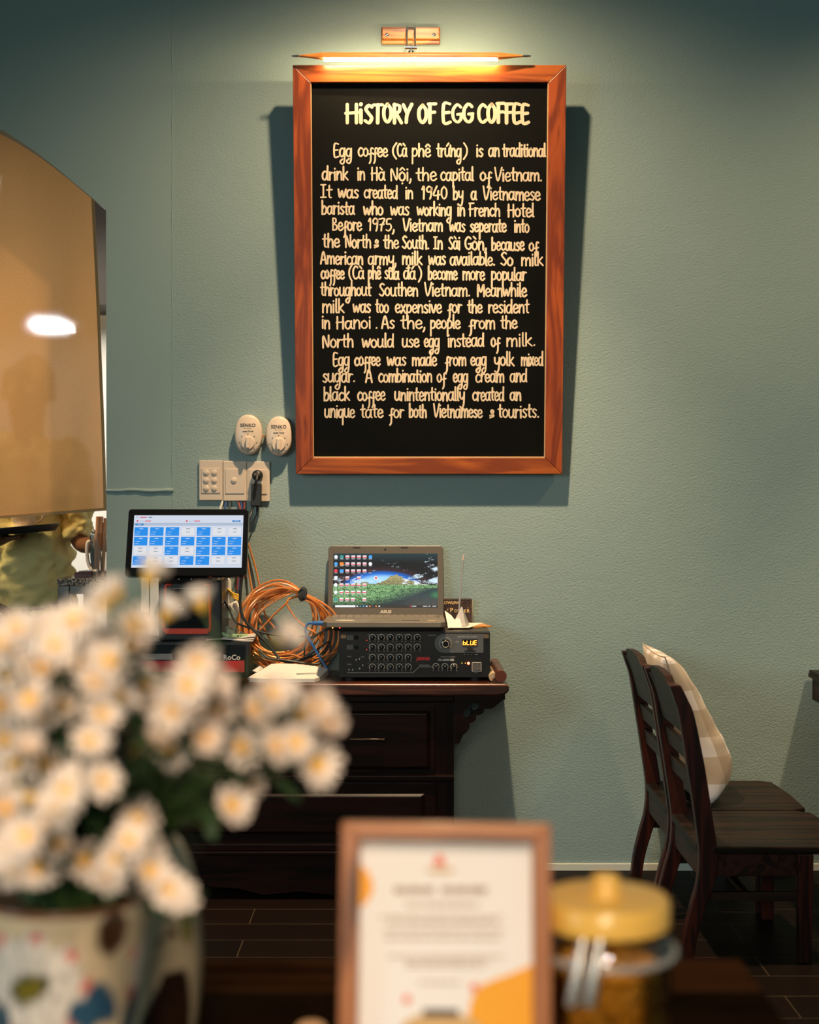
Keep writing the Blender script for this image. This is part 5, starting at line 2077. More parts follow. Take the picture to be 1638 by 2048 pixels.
tl_ = thing('tube_light', at(115, 657, 1.75), 'lit white tube lamp glowing through the tan curtain', 'lamp')
a, c = at(80, 656, 1.75), at(150, 658, 1.75)
q = MB()
q.cyl(a, c, .017, seg=14)
q.build('tube', mat('lit_white_tube', (1, 1, 1), .4, emit=(.92, .95, 1.0), es=260), tl_, smooth=True)
q = MB()
q.box(a.x - .03, c.x + .03, 1.775, 1.82, a.z - .02, a.z + .03)
q.box(a.x - .005, a.x + .01, 1.74, 1.78, a.z - .016, a.z + .016)
q.box(c.x - .01, c.x + .005, 1.74, 1.78, a.z - .016, a.z + .016)
q.box((a.x + c.x) / 2 - .006, (a.x + c.x) / 2 + .006, 1.815, 2.055, a.z - .006, a.z + .006)
q.cyl(((a.x + c.x) / 2, 1.80, a.z), ((a.x + c.x) / 2, 1.80, 3.0), .003, seg=8)
q.build('fitting', white_plastic, tl_)

# counter
KY = .33
kz = at(150, 1157, KY).z
kx0 = at(114, 1160, KY).x
ct = thing('kitchen_counter', (kx0 + .3, KY + .25, 0), 'steel framed kitchen counter with a speckled granite top behind the pier', 'counter')
gm = bpy.data.materials.new('granite')
gm.use_nodes = True
nt = gm.node_tree
b = nt.nodes['Principled BSDF']
b.inputs['Roughness'].default_value = .2
tc = nt.nodes.new('ShaderNodeTexCoord')
vo = nt.nodes.new('ShaderNodeTexVoronoi')
vo.inputs['Scale'].default_value = 230
nt.links.new(tc.outputs['Object'], vo.inputs['Vector'])
rp = nt.nodes.new('ShaderNodeValToRGB')
rp.color_ramp.interpolation = 'CONSTANT'
rp.color_ramp.elements[0].color = (.02, .014, .010, 1)
rp.color_ramp.elements[1].position = .42
rp.color_ramp.elements[1].color = (.42, .33, .26, 1)
e_ = rp.color_ramp.elements.new(.7)
e_.color = (.20, .14, .10, 1)
sp_ = nt.nodes.new('ShaderNodeSeparateColor')
nt.links.new(vo.outputs['Color'], sp_.inputs[0])
nt.links.new(sp_.outputs[0], rp.inputs['Fac'])
nt.links.new(rp.outputs['Color'], b.inputs['Base Color'])
steel = mat('brushed_steel', (.11, .095, .085), .35, .9, var=(14, .7))
q = MB()
q.box(kx0, .1, KY, KY + .42, kz - .024, kz)
q.build('worktop', gm, ct, bevel=.002)
lw_ = at(137, 1200, KY).x - kx0
for x in (kx0, .02):
    for y in (KY + .01, KY + .37):
        q = MB()
        q.box(x, x + lw_, y, y + .035, 0, kz - .024)
        q.build('leg', steel, ct, bevel=.002)
q = MB()
q.box(kx0 + lw_, .02, KY + .016, KY + .04, kz - .052, kz - .024)
q.box(kx0 + lw_, .02, KY + .38, KY + .40, kz - .052, kz - .024)
q.build('rail', steel, ct, bevel=.001)

dr = thing('lacquer_box', at(172, 1148, KY + .12), 'flat dark red lacquer box on the granite counter by the jug', 'box')
q = MB()
x0_ = at(151, 1140, KY + .09).x
q.hexa([(x0_, KY + .07, kz), (x0_ + .16, KY + .07, kz), (x0_ + .18, KY + .24, kz), (x0_ + .03, KY + .24, kz)], [(x0_, KY + .07, kz + .017), (x0_ + .16, KY + .07, kz + .017), (x0_ + .18, KY + .24, kz + .017), (x0_ + .03, KY + .24, kz + .017)])
q.build('box', mat('dark_red_lacquer', (.10, .008, .006), .2, coat=.5), dr, bevel=.002)
q = MB()
q.hexa([(x0_ + .012, KY + .08, kz + .017), (x0_ + .15, KY + .08, kz + .017), (x0_ + .168, KY + .23, kz + .017), (x0_ + .04, KY + .23, kz + .017)], [(x0_ + .012, KY + .08, kz + .021), (x0_ + .15, KY + .08, kz + .021), (x0_ + .168, KY + .23, kz + .021), (x0_ + .04, KY + .23, kz + .021)])
q.build('lid', mat('grey_lid', (.20, .20, .20), .3), dr, bevel=.001)

JY = KY + .045
jx = at(205, 1150, JY).x
jg = thing('glass_jug', (jx, JY, kz), 'tall glass jug with a looped handle holding cutlery and sticks on the counter', 'jug')
jh = at(200, 1066, JY).z - kz
q = MB()
q.lathe([(.030, .004), (.034, .0), (.036, .02), (.040, jh * .5), (.041, jh - .005), (.042, jh)], (jx, JY, kz), 28, False)
q.build('glass', thinglass('jug_glass', (.88, .82, .76), .25, .05), jg, smooth=True)
q = MB()
q.tube(smooth_pts([(jx - .030, JY, kz + jh - .030), (jx - .046, JY - .004, kz + jh - .030), (jx - .050, JY - .005, kz + jh * .6), (jx - .046, JY - .005, kz + jh * .35), (jx - .034, JY - .010, kz + .030), (jx - .008, JY - .036, kz + .024)], 6), [.006] * 31, 10)
q.build('handle', mat('cloudy_glass', (.85, .68, .58), .2, coat=.4), jg, smooth=True)
for i, (tx, lean_, top_) in enumerate(((196, .004, 1033), (203, .006, 1033), (211, .004, 1036), (206, .010, 1045))):
    q = MB()
    p = at(tx, top_, JY + .006 * i)
    q.tube([(p.x - lean_ * 2.2, JY - .012 + .008 * i, kz + .004), (p.x, JY + .006 * i, p.z)], [.0055, .0065], 8)
    tag(q.build('bamboo_stick', mat('bamboo', (.62, .30, .15), .5), loc=(p.x, JY, kz)), 'brown wooden stick standing in the glass jug on the counter', 'stick', 'sticks in the glass jug')
for i, (tx, ty) in enumerate(((188, 1061), (196, 1060))):
    q = MB()
    p = at(tx, ty, JY)
    q.tube([(p.x + .012, JY + .01 - .01 * i, kz + .02), (p.x + .004, JY, p.z - .012)], .0026, 8)
    q.sphere((p.x, JY, p.z - .004), .008, 12, 8, 1, .4, .9)
    tag(q.build('spoon', mat('dull_steel', (.3, .28, .26), .3, .9), loc=(p.x, JY, kz), smooth=True), 'dark metal spoon head poking out of the glass jug', 'spoon', 'spoons in the glass jug')


# person behind the curtain --------------------------------------------------
def skin_body(name, joints, edges, m_, parent, root=0, sub=2):
    org = Vector(parent.location)
    me = bpy.data.meshes.new(name)
    me.from_pydata([tuple(Vector(j[0]) - org) for j in joints], edges, [])
    o = bpy.data.objects.new(name, me)
    COL.objects.link(o)
    o.parent = parent
    me.materials.append(m_)
    sk = o.modifiers.new('skin', 'SKIN')
    sk.use_smooth_shade = True
    lay = me.skin_vertices[0] if me.skin_vertices else None
    if lay is None:
        bm = bmesh.new()
        bm.from_mesh(me)
        bm.verts.layers.skin.verify()
        bm.to_mesh(me)
        bm.free()
        lay = me.skin_vertices[0]
    for i, j in enumerate(joints):
        r = j[1]
        lay.data[i].radius = (r, r) if not isinstance(r, tuple) else r
        lay.data[i].use_root = (i == root)
    ss = o.modifiers.new('sub', 'SUBSURF')
    ss.levels = sub
    ss.render_levels = sub
    return o


PY = .66
px_ = at(62, 1000, PY).x
pe = thing('person', (px_, PY, 0), 'person in a loose pale yellow shirt carrying a tray in the kitchen', 'person')
skin_m = mat('skin', (.20, .085, .045), .5, spec=.3)
shirt_m = mat('yellow_shirt', (.66, .58, .27), .85, bump=(14, .5, .02))
trou_m = mat('dark_trousers', (.012, .010, .010), .8)
hair_m = mat('black_hair', (.01, .008, .007), .5)
J, E = [], []


def jn(p, r, prev=None):
    J.append((p, r))
    if prev is not None:
        E.append((prev, len(J) - 1))
    return len(J) - 1


X0 = px_
pel = jn((X0, PY, .86), .085)
sp1 = jn((X0, PY, 1.0), .085, pel)
sp2 = jn((X0, PY, 1.18), .10, sp1)
nk = jn((X0, PY, 1.345), .05, sp2)
hd0 = jn((X0, PY - .015, 1.43), .066, nk)
hd1 = jn((X0, PY - .02, 1.50), .085, hd0)
hd2 = jn((X0, PY - .01, 1.57), .07, hd1)
# legs
for sg in (-1, 1):
    hp = jn((X0 + sg * .085, PY, .80), .07, pel)
    kn = jn((X0 + sg * .09, PY - .01, .45), .055, hp)
    an = jn((X0 + sg * .095, PY + .02, .08), .036, kn)
    ft = jn((X0 + sg * .10, PY - .12, .035), .03, an)
# her left arm (picture right) reaching to the counter
sh = jn((X0 + .155, PY, 1.27), .05, sp2)
el = jn((at(160, 1090, PY - .04).x, PY - .04, at(160, 1092, PY - .04).z), .036, sh)
wr_p = Vector((at(207, 1090, PY - .16).x, PY - .16, at(207, 1088, PY - .16).z))
wr = jn(tuple(wr_p), .024, el)
pm_ = jn(tuple(wr_p + Vector((.045, -.02, -.005))), .026, wr)
for k, dy_ in enumerate((-.026, -.009, .008, .024)):
    k1 = jn(tuple(wr_p + Vector((.085, -.035 + dy_, -.012))), .0085, pm_)
    k2 = jn(tuple(wr_p + Vector((.112 + .006 * (k in (1, 2)), -.045 + dy_, -.026))), .0075, k1)
    jn(tuple(wr_p + Vector((.122 + .006 * (k in (1, 2)), -.05 + dy_, -.046))), .0065, k2)
th = jn(tuple(wr_p + Vector((.035, -.055, -.012))), .010, pm_)
jn(tuple(wr_p + Vector((.065, -.075, -.028))), .0085, th)
# her right arm (picture left) with the tray on the palm
sh = jn((X0 - .155, PY, 1.27), .05, sp2)
el = jn((X0 - .25, PY - .05, 1.00), .038, sh)
TY = .42
hp_ = Vector((at(4, 1080, TY).x, TY, at(4, 1078, TY).z))
wr = jn(tuple(hp_ + Vector((-.075, .03, -.02))), .026, el)
pm_ = jn(tuple(hp_ + Vector((-.01, .005, -.002))), (.030, .018), wr)
for k, dy_ in enumerate((-.030, -.011, .008, .026)):
    k1 = jn(tuple(hp_ + Vector((.030, dy_, .004))), .0092, pm_)
    k2 = jn(tuple(hp_ + Vector((.055 + .006 * (k in (1, 2)), dy_ * 1.15, .006))), .0082, k1)
    jn(tuple(hp_ + Vector((.074 + .008 * (k in (1, 2)), dy_ * 1.25, .012))), .0070, k2)
th = jn(tuple(hp_ + Vector((-.012, -.045, .004))), .0105, pm_)
jn(tuple(hp_ + Vector((.012, -.066, .012))), .0085, th)
skin_body('body', J, E, skin_m, pe)
# shirt
J, E = [], []
a0 = jn((X0 + .005, PY, .66), (.165, .13))
a = jn((X0 + .005, PY, .78), (.160, .125), a0)
b1 = jn((X0 + .005, PY, .92), (.150, .118), a)
b2 = jn((X0, PY, 1.06), (.142, .118), b1)
b3 = jn((X0, PY, 1.20), (.140, .115), b2)
b4 = jn((X0, PY, 1.30), (.09, .08), b3)
for sg, pts in ((1, [(X0 + .15, PY, 1.275, .075), (at(150, 1000, PY).x - .005, PY - .01, 1.16, .070), (at(155, 1055, PY - .03).x, PY - .03, at(155, 1055, PY - .03).z, .063), (at(162, 1080, PY - .04).x, PY - .04, at(162, 1078, PY - .04).z, .054)]),
                (-1, [(X0 - .15, PY, 1.275, .075), (X0 - .21, PY - .03, 1.14, .07), (X0 - .25, PY - .05, 1.03, .06)])):
    pv = b3
    for x, y, z, r in pts:
        pv = jn((x, y, z), r, pv)
so = skin_body('shirt', J, E, shirt_m, pe, sub=4)
dm = so.modifiers.new('folds', 'DISPLACE')
tx_ = bpy.data.textures.new('folds', 'CLOUDS')
tx_.noise_scale = .055
dm.texture = tx_
dm.strength = .075
dm.mid_level = .5
J, E = [], []
a = jn((X0, PY, .84), (.125, .11))
for sg in (-1, 1):
    h1 = jn((X0 + sg * .085, PY, .74), .095, a)
    h2 = jn((X0 + sg * .09, PY - .01, .45), .072, h1)
    jn((X0 + sg * .095, PY + .01, .10), .06, h2)
skin_body('trousers', J, E, trou_m, pe)
q = MB()
q.sphere((X0, PY + .012, 1.535), .098, 20, 14, .95, 1.0, 1.05)
q.sphere((X0, PY + .10, 1.52), .045, 16, 10)
q.build('hair', hair_m, pe, smooth=True)
q = MB()
for sg in (-1, 1):
    q.sphere((X0 + sg * .03, PY - .098, 1.50), .010, 12, 8)
q.build('eyes', mat('eye_white', (.6, .58, .55), .3), pe, smooth=True)
q = MB()
q.tube([(X0, PY - .098, 1.505), (X0, PY - .112, 1.48), (X0, PY - .114, 1.466)], [.007, .010, .012], 10)
q.tube([(X0 - .02, PY - .092, 1.437), (X0, PY - .099, 1.435), (X0 + .02, PY - .092, 1.437)], .0055, 8)
for sg in (-1, 1):
    q.sphere((X0 + sg * .088, PY - .01, 1.49), .022, 12, 8, .4, .7, 1.1)
q.build('face_features', skin_m, pe, smooth=True)

tr_ = thing('serving_tray', at(30, 1063, TY), 'dark flat serving tray held up on the hand of the kitchen worker', 'tray')
c = at(28, 1066, TY)
TM = Matrix.Translation(c) @ Matrix.Rotation(R(-5), 4, 'Y')
q = MB(TM)
q.lathe([(.001, .0), (.132, .0), (.150, .020), (.153, .020), (.153, .016), (.136, -.004), (.001, -.004)], (0, 0, 0), 44, False, 1, .85)
q.build('dish', mat('dark_tray', (.008, .010, .010), .35), tr_, smooth=True)
cpx = Vector(c) + Vector((.030, .0, .003))
for kind in ('saucer', 'coffee_cup'):
    cen = at(50, 1058, TY)
    M = Matrix.Translation(cen) @ Matrix.Rotation(R(-5), 4, 'Y')
    cer = mat('cream_ceramic', (.66, .56, .45), .25, coat=.5)
    if kind == 'saucer':
        q = MB(M)
        q.lathe([(.001, .001), (.028, .001), (.052, .009), (.053, .010), (.028, .004), (.001, .004)], (0, 0, 0), 36, False)
        tag(q.build('saucer', cer, loc=cen, smooth=True), 'cream saucer under the cup on the dark serving tray', 'saucer')
    else:
        t = thing('coffee_cup', cen + Vector((0, 0, .004)), 'cream coffee cup with a round handle on the dark serving tray', 'cup')
        q = MB(M)
        q.lathe([(.001, .005), (.024, .005), (.034, .020), (.041, .045), (.043, .062), (.041, .062), (.039, .045), (.032, .022), (.001, .010)], (0, 0, 0), 36, False)
        q.build('bowl', cer, t, smooth=True)
        q = MB(M)
        q.tube(smooth_pts([(.038, 0, .050), (.052, 0, .056), (.062, 0, .042), (.056, 0, .024), (.034, 0, .018)], 6), .0042, 10)
        q.build('handle', cer, t, smooth=True)

# ------------------------------------------------------------------ foreground table
FZ = .604
FY1 = -4.242 + .52 / 920 * 2800
FX1 = (1482 - 819) / 920 * .52
ft_m = wood('table_plank', (.003, .0016, .001), (.014, .0075, .0038), 'x', .5, 0, 5, 16, spec=.0)
ft_r = wood('table_plank_red', (.012, .0045, .002), (.044, .017, .0065), 'x', .5, 0, 5, 16, spec=.0)
ft = thing('cafe_table', (-.35, -3.1, 0), 'dark plank cafe table in front carrying the flowers, leaflet and jar', 'table')
q = MB()
y = FY1
k = 0
while y > -3.62:
    w = .105
    q.cur = 1 if k in (0, 2) else 0
    q.box(-1.15, FX1, y - w + .0012, y, FZ - .028, FZ)
    y -= w
    k += 1
q.build('tabletop', [ft_m, ft_r], ft, bevel=.0015)
q = MB()
q.box(-1.08, FX1 - .07, FY1 - .05, FY1 - .03, FZ - .10, FZ - .028)
q.box(-1.08, FX1 - .07, y + .06, y + .08, FZ - .10, FZ - .028)
q.build('apron', ft_m, ft, bevel=.002)
for x in (-1.07, FX1 - .09):
    for yy in (FY1 - .075, y + .05):
        q = MB()
        q.box(x - .025, x + .025, yy - .025, yy + .025, 0, FZ - .028)
        q.build('leg', ft_m, ft, bevel=.003)

# framed leaflet
pf = thing('photo_frame', at(880, 2180, -3.05), 'small brown wooden frame holding a leaflet with orange blobs on the table', 'picture frame')
FB = Vector((at(889, 1700, -3.075).x, -3.085, FZ))
lean = R(9)
yaw = R(3)
u_ = Vector((math.cos(yaw), -math.sin(yaw), 0.0))
v_ = Vector((math.sin(lean) * math.sin(yaw), math.sin(lean) * math.cos(yaw), math.cos(lean)))
n_ = u_.cross(v_)
FM = basis(FB, u_, v_, n_)
fw, fh = .0885, .2475
pf.location = FB
fwood = wood('small_frame_wood', (.10, .030, .010), (.36, .125, .042), 'z', .4, .2, 12, 14)
fwood_h = wood('small_frame_wood_level', (.12, .035, .010), (.44, .16, .05), 'x', .4, .2, 12, 14)
bo = .0155
q = MB(FM)
for poly, mi in (([(-fw, fh), (fw, fh), (fw - bo, fh - bo), (-fw + bo, fh - bo)], 1), ([(-fw, 0), (fw, 0), (fw - bo, bo), (-fw + bo, bo)], 1),
                 ([(-fw, 0), (-fw, fh), (-fw + bo, fh - bo), (-fw + bo, bo)], 0), ([(fw, 0), (fw, fh), (fw - bo, fh - bo), (fw - bo, bo)], 0)):
    q.cur = mi
    q.prism(poly, -.010, .014)
q.build('frame', [fwood, fwood_h], pf, bevel=.0012)
q = MB(FM)
q.box(-fw + .010, fw - .010, .010, fh - .010, -.006, -.001)
lf = q.build('leaflet', mat('leaflet_paper', (.84, .79, .77), .5), pf)


def fpx(x, y):     # zoom crop of the frame -> leaflet plane
    px, py = 645 + x * .28083, 1600 + y * .28083
    p = onplane(px, py, FB, n_) - FB
    return p.dot(u_), p.dot(v_)


q = MB(FM)
org_m = mat('leaflet_orange', (.86, .36, .012), .5)
xl_, xr_ = -fw + bo - .004, fw - bo + .004


def blob(pts, z=0):
    pp = [(min(max(x, xl_), xr_), y) for x, y in pts]
    q.poly([(x, y, z) for x, y in pp])


blob([fpx(190, 420), fpx(260, 455), fpx(320, 505), fpx(350, 560), (fpx(362, 610)), fpx(355, 660), fpx(320, 720), fpx(270, 765), fpx(190, 815)])
q.build('orange_shape', org_m, lf, fixn=False)
q = MB(FM)
blob([fpx(1500, 1165), fpx(1440, 1195), fpx(1360, 1230), fpx(1230, 1275), fpx(1130, 1320), fpx(1080, 1380), fpx(1055, 1440), fpx(1040, 1530), fpx(1020, 1620), fpx(1050, 1750), fpx(1500, 1750)])
q.build('orange_shape', org_m, lf, fixn=False)
q = MB(FM)
rq = random.Random(8)
# lines of print too small to read: broken grey strokes
for y, x0, x1, h in ((835, 410, 1290, 20), (868, 470, 1250, 20), (930, 440, 1300, 22), (985, 445, 1270, 22), (1115, 470, 1290, 20), (1150, 590, 1190, 20), (1185, 590, 1150, 18), (1300, 690, 980, 22), (745, 590, 1110, 28)):
    x = x0
    while x < x1:
        w = rq.uniform(26, 90)
        a, c = fpx(x, y + h / 2), fpx(min(x + w, x1), y - h / 2)
        q.poly([(a[0], a[1], .0002), (c[0], a[1], .0002), (c[0], c[1], .0002), (a[0], c[1], .0002)])
        x += w + 12
q.build('small_print', mat('small_print', (.50, .40, .34), .6), lf, fixn=False)
q = MB(FM)
for x0, x1 in ((510, 600), (612, 700), (712, 790), (850, 930), (942, 1030), (1042, 1170)):
    a, c = fpx(x0, 665), fpx(x1, 618)
    q.poly([(a[0], a[1], .0002), (c[0], a[1], .0002), (c[0], c[1], .0002), (a[0], c[1], .0002)])
q.build('heading', mat('heading_print', (.42, .31, .25), .6), lf, fixn=False)
q = MB(FM)
q.poly([(*fpx(785, 465), .0002), (*fpx(880, 465), .0002), (*fpx(865, 415), .0002), (*fpx(830, 385), .0002), (*fpx(800, 415), .0002)])
red_l = mat('leaflet_red', (.75, .12, .06), .5)
q.build('red_emblem', red_l, lf, fixn=False)
for x, y in ((600, 1420), (1080, 1335)):
    a = fpx(x, y)
    q = MB(FM)
    q.poly([(a[0] + .0035 * math.cos(k * PI / 5), a[1] + .0035 * math.sin(k * PI / 5), .0003) for k in range(10)])
    q.build('red_dot', red_l, lf, fixn=False)
q = MB(FM)
q.poly([(*fpx(720, 490), .00015), (*fpx(960, 490), .00015), (*fpx(900, 520), .00015), (*fpx(780, 520), .00015)])
q.build('emblem_base', mat('leaflet_gold', (.60, .38, .16), .5), lf, fixn=False)
q = MB(FM)
a = fpx(850, 1600)
q.poly([(a[0] + .036 * math.cos(k * PI / 12), a[1] - .006 + .016 * math.sin(k * PI / 12), .0003) for k in range(24)])
q.build('drawn_plate', mat('leaflet_tan', (.62, .38, .16), .5), lf, fixn=False)
q = MB(FM)
a, c = fpx(715, 1540), fpx(970, 1490)
q.poly([(a[0], a[1], .0005), (c[0], a[1], .0005), (c[0], c[1], .0005), (a[0], c[1], .0005)])
q.build('dark_mark', mat('leaflet_dark', (.06, .045, .04), .5), lf, fixn=False)
q = MB(FM)
q.box(-fw + .012, fw - .012, .012, fh - .012, -.011, -.006)
q.build('backing', mat('backing_board', (.12, .07, .04), .8), pf)
q = MB(FM)
q.hexa([(-.02, fh * .6, -.011), (.02, fh * .6, -.011), (.02, fh * .6 + .01, -.011), (-.02, fh * .6 + .01, -.011)], [(-.025, -.01, -.085), (.025, -.01, -.085), (.025, -.005, -.083), (-.025, -.005, -.083)])
q.build('easel_leg', mat('backing_board2', (.10, .06, .035), .8), pf)

# snack jar
JD = -4.242 + 1.21
jc = Vector((at(1211, 1800, JD).x, JD, FZ))
jr = thing('snack_jar', jc, 'glass jar with a yellow lid full of orange strips right of the frame', 'jar')
lt_z = at(1211, 1792, JD).z - FZ
lid_r = .0553
ymat = mat('yellow_lid', (.80, .46, .085), .3, coat=.2)
q = MB()
q.lathe([(lid_r - .003, lt_z - .024), (lid_r, lt_z - .022), (lid_r, lt_z - .003), (lid_r - .0025, lt_z), (.016, lt_z + .0015), (.014, lt_z + .004), (.0125, lt_z + .016), (.010, lt_z + .019), (.0005, lt_z + .0195)], jc, 48)
q.build('lid', ymat, jr, smooth=True)
gl = thinglass('jar_glass', (.96, .92, .86), .16, .03)
q = MB()
q.lathe([(.001, .004), (.045, .004), (.053, .010), (.056, .022), (.056, lt_z - .058), (.0575, lt_z - .050), (.0580, lt_z - .042), (.054, lt_z - .034), (.050, lt_z - .030), (.050, lt_z - .024)], jc, 48, False)
q.build('glass', gl, jr, smooth=True)
q = MB()
q.tube([(jc.x + .0592 * math.cos(k * PI / 20), jc.y + .0592 * math.sin(k * PI / 20), FZ + lt_z - .045) for k in range(40)], .0036, 10, closed=True)
q.build('glass_collar', mat('cloudy_collar', (.42, .40, .38), .15, coat=.8, alpha=.6), jr, smooth=True)
for px in (1158, 1192):
    q = MB()
    t0, t1, t2 = at(px + 8, 1880, JD - .055), at(px, 1930, JD - .064), at(px - 14, 2010, JD - .062)
    q.tube([t0, t1, t2], [.0036, .0046, .0060], 12)
    q.build('clip_bar', mat('clip_metal', (.62, .58, .54), .34, .9), jr, smooth=True)
sm_ = mat('orange_strip', (.95, .36, .03), .45, var=(60, .45))
q = MB()
sr = random.Random(9)
for k in range(300):
    rr2 = .044 * math.sqrt(sr.random())
    a_ = sr.uniform(0, 2 * PI)
    c = Vector((jc.x + rr2 * math.cos(a_), jc.y + rr2 * math.sin(a_), FZ + sr.uniform(.014, lt_z - .052)))
    d = Vector((sr.uniform(-1, 1), sr.uniform(-1, 1), sr.uniform(-.5, .5))).normalized()
    e_ = d.cross(Vector((0, 0, 1))).normalized()
    L_ = sr.uniform(.010, .020)
    pts = []
    for t in (-1, -.5, 0, .5, 1):
        p = c + d * L_ * t + Vector((0, 0, .006 * (1 - t * t))) + e_ * .004 * t * t
        h = Vector((p.x - jc.x, p.y - jc.y, 0))
        if h.length > .050:
            h = h * (.050 / h.length)
            p = Vector((jc.x + h.x, jc.y + h.y, p.z))
        pts.append(p)
    q.tube(pts, sr.uniform(.0022, .0038), 6)
tag(q.build('fruit_strips', sm_, loc=jc, smooth=True), 'heap of curled orange snack strips inside the glass jar', 'snacks', None, 'stuff')

eg = MB()
c = at(622, 2066, -4.242 + 1.362)
eg.sphere((c.x, c.y, FZ + .0056), .0150, 20, 14, 1, 1, .37)
tag(eg.build('biscuit', mat('tan_biscuit', (.62, .34, .16), .6), loc=(c.x, c.y, FZ), smooth=True), 'rounded tan biscuit on the table at the foot of the wooden frame', 'biscuit')

# ------------------------------------------------------------------ vases
VD = -4.242 + 1.16
vc = Vector((at(132, 1800, VD).x, VD, FZ))
vr_z = at(132, 1783, VD).z - FZ
S_V = 2800 / 1.16
vz = thing('flower_vase', vc, 'painted cream ceramic pot with a lotus design holding the daisies', 'vase')
vase_prof = [(.036, 0), (.042, .004), (.047, .03), (.053, .07), (.060, .11), (.066, .15), (.0685, vr_z * .92), (.0675, vr_z)]
prof = smooth_pts([(r, 0, z) for r, z in vase_prof], 7)
q = MB(Matrix.Translation(vc))
SEG = 180
rings = [q.ring((0, 0, p.z), (p.x, 0, 0), (0, p.x, 0), SEG) for p in prof]
q.skin_rings(rings, False)
vb = q.build('body', attrmat('painted_glaze', .28, 0, .3), vz, smooth='all')


def vpx(x, y):     # zoom crop px -> (u = x about axis in metres, z)
    px, py = x * .2686, 1500 + y * .2686
    return (px - 132) / S_V, vr_z - (py - 1783) / S_V


lot = vpx(365, 1590)
petals = []
for x, y in ((300, 1350), (450, 1345), (600, 1280), (755, 1490), (680, 1660), (500, 1860), (250, 1810), (160, 1610), (110, 1500), (640, 1450), (370, 1960), (165, 1950), (60, 1170)):
    petals.append(vpx(x, y))


def vcol(x, y, z, th):
    base = Vector((.50, .395, .26))
    n1_ = noise.noise(Vector((x * 40, y * 40, z * 40)))
    base = base * (1 + .12 * n1_)
    # arc length about the axis so that the drawing wraps around
    rloc = math.hypot(x, y)
    ang = math.atan2(x, -y)          # 0 towards the room
    best = None
    for off in (0, 2.1, -2.1):
        s_ = (ang - off) * .062
        d = Vector((s_ - lot[0], z - lot[1]))
        if d.length < .062:
            best = d
            break
    if best is not None:
        d = best
        a_ = math.atan2(d.y, d.x)
        r_ = d.length
        pet = .036 + .013 * abs(math.cos(a_ * 4.5)) + .004 * noise.noise(Vector((a_ * 2, 0, 3)))
        if r_ < pet:
            base = Vector((.62, .56, .50))
            if r_ > pet - .0015 or abs(math.sin(a_ * 4.5)) > .985:
                base = Vector((.30, .28, .27))
            if pet - .010 < r_ < pet - .001 and abs(math.cos(a_ * 4.5)) > .90:
                base = Vector((.55, .13, .10))
        e_ = (d.x * .8 + d.y * .5) ** 2 / .013 ** 2 + (d.x * .5 - d.y * .8) ** 2 / .008 ** 2
        if e_ < 1:
            base = Vector((.16, .13, .015))
        elif e_ < 1.9:
            base = Vector((.05, .06, .055))
    for (cx_, cz_, rx, rz_, tilt, col) in ((.0455, .118, .010, .021, .5, (.02, .06, .11)), (.030, .112, .013, .016, .6, (.025, .075, .13)), (.050, .175, .013, .017, -.2, (.055, .022, .008)), (-.050, .10, .012, .02, -.4, (.03, .08, .12))):
        for off in (0, 2.1, -2.1):
            s_ = (ang - off) * .062
            dx_, dz_ = s_ - cx_, z - cz_
            u2 = dx_ * math.cos(tilt) + dz_ * math.sin(tilt)
            v2 = -dx_ * math.sin(tilt) + dz_ * math.cos(tilt)
            if (u2 / rx) ** 2 + (v2 / rz_) ** 2 < 1:
                base = Vector(col)
    if z > vr_z - .004:
        base = Vector((.16, .06, .02))
    return base


ca = vb.data.color_attributes.new('paint', 'FLOAT_COLOR', 'POINT')
for i, v in enumerate(vb.data.vertices):
    c = vcol(v.co.x, v.co.y, v.co.z, 0)
    ca.data[i].color = (c.x, c.y, c.z, 1)
q = MB(Matrix.Translation(vc))
q.tube([(.0672 * math.cos(k * PI / 24), .0672 * math.sin(k * PI / 24), vr_z) for k in range(48)], .0016, 8, closed=True)
q.build('rim', mat('brown_rim', (.16, .06, .02), .3), vz, smooth=True)
q = MB(Matrix.Translation(vc))
q.lathe([(.001, .006), (.035, .006), (.044, .03), (.057, .11), (.064, vr_z - .002)], (0, 0, 0), 40, False)
q.build('inner_wall', mat('inner_glaze', (.06, .045, .03), .5), vz, smooth=True)

# second, egg-shaped pot behind
ED = -4.242 + 1.32
S_E = 2800 / 1.32
ec = Vector((at(292, 1800, ED).x, ED, FZ))
ez = lambda py: at(300, py, ED).z - FZ
eg_t = thing('ceramic_pot', ec, 'rounded cream pot with painted marks and a dark pointed patch standing behind the flower pot', 'pot')
q = MB(Matrix.Translation(ec))
er = lambda px: (px - 292) / S_E
prof_e = [(.030, 0), (.040, .003), (er(392), ez(2048)), (er(404), ez(1940)), (er(403), ez(1880)), (er(396), ez(1800)), (er(384), ez(1735)), (er(366), ez(1690)), (er(345), ez(1662)), (er(334), ez(1652))]
pe2 = smooth_pts([(r, 0, z) for r, z in prof_e], 6)
rings = [q.ring((0, 0, p.z), (p.x, 0, 0), (0, p.x, 0), 140) for p in pe2]
q.skin_rings(rings, False)
ebo = q.build('body', bpy.data.materials['painted_glaze'], eg_t, smooth='all')
ca = ebo.data.color_attributes.new('paint', 'FLOAT_COLOR', 'POINT')
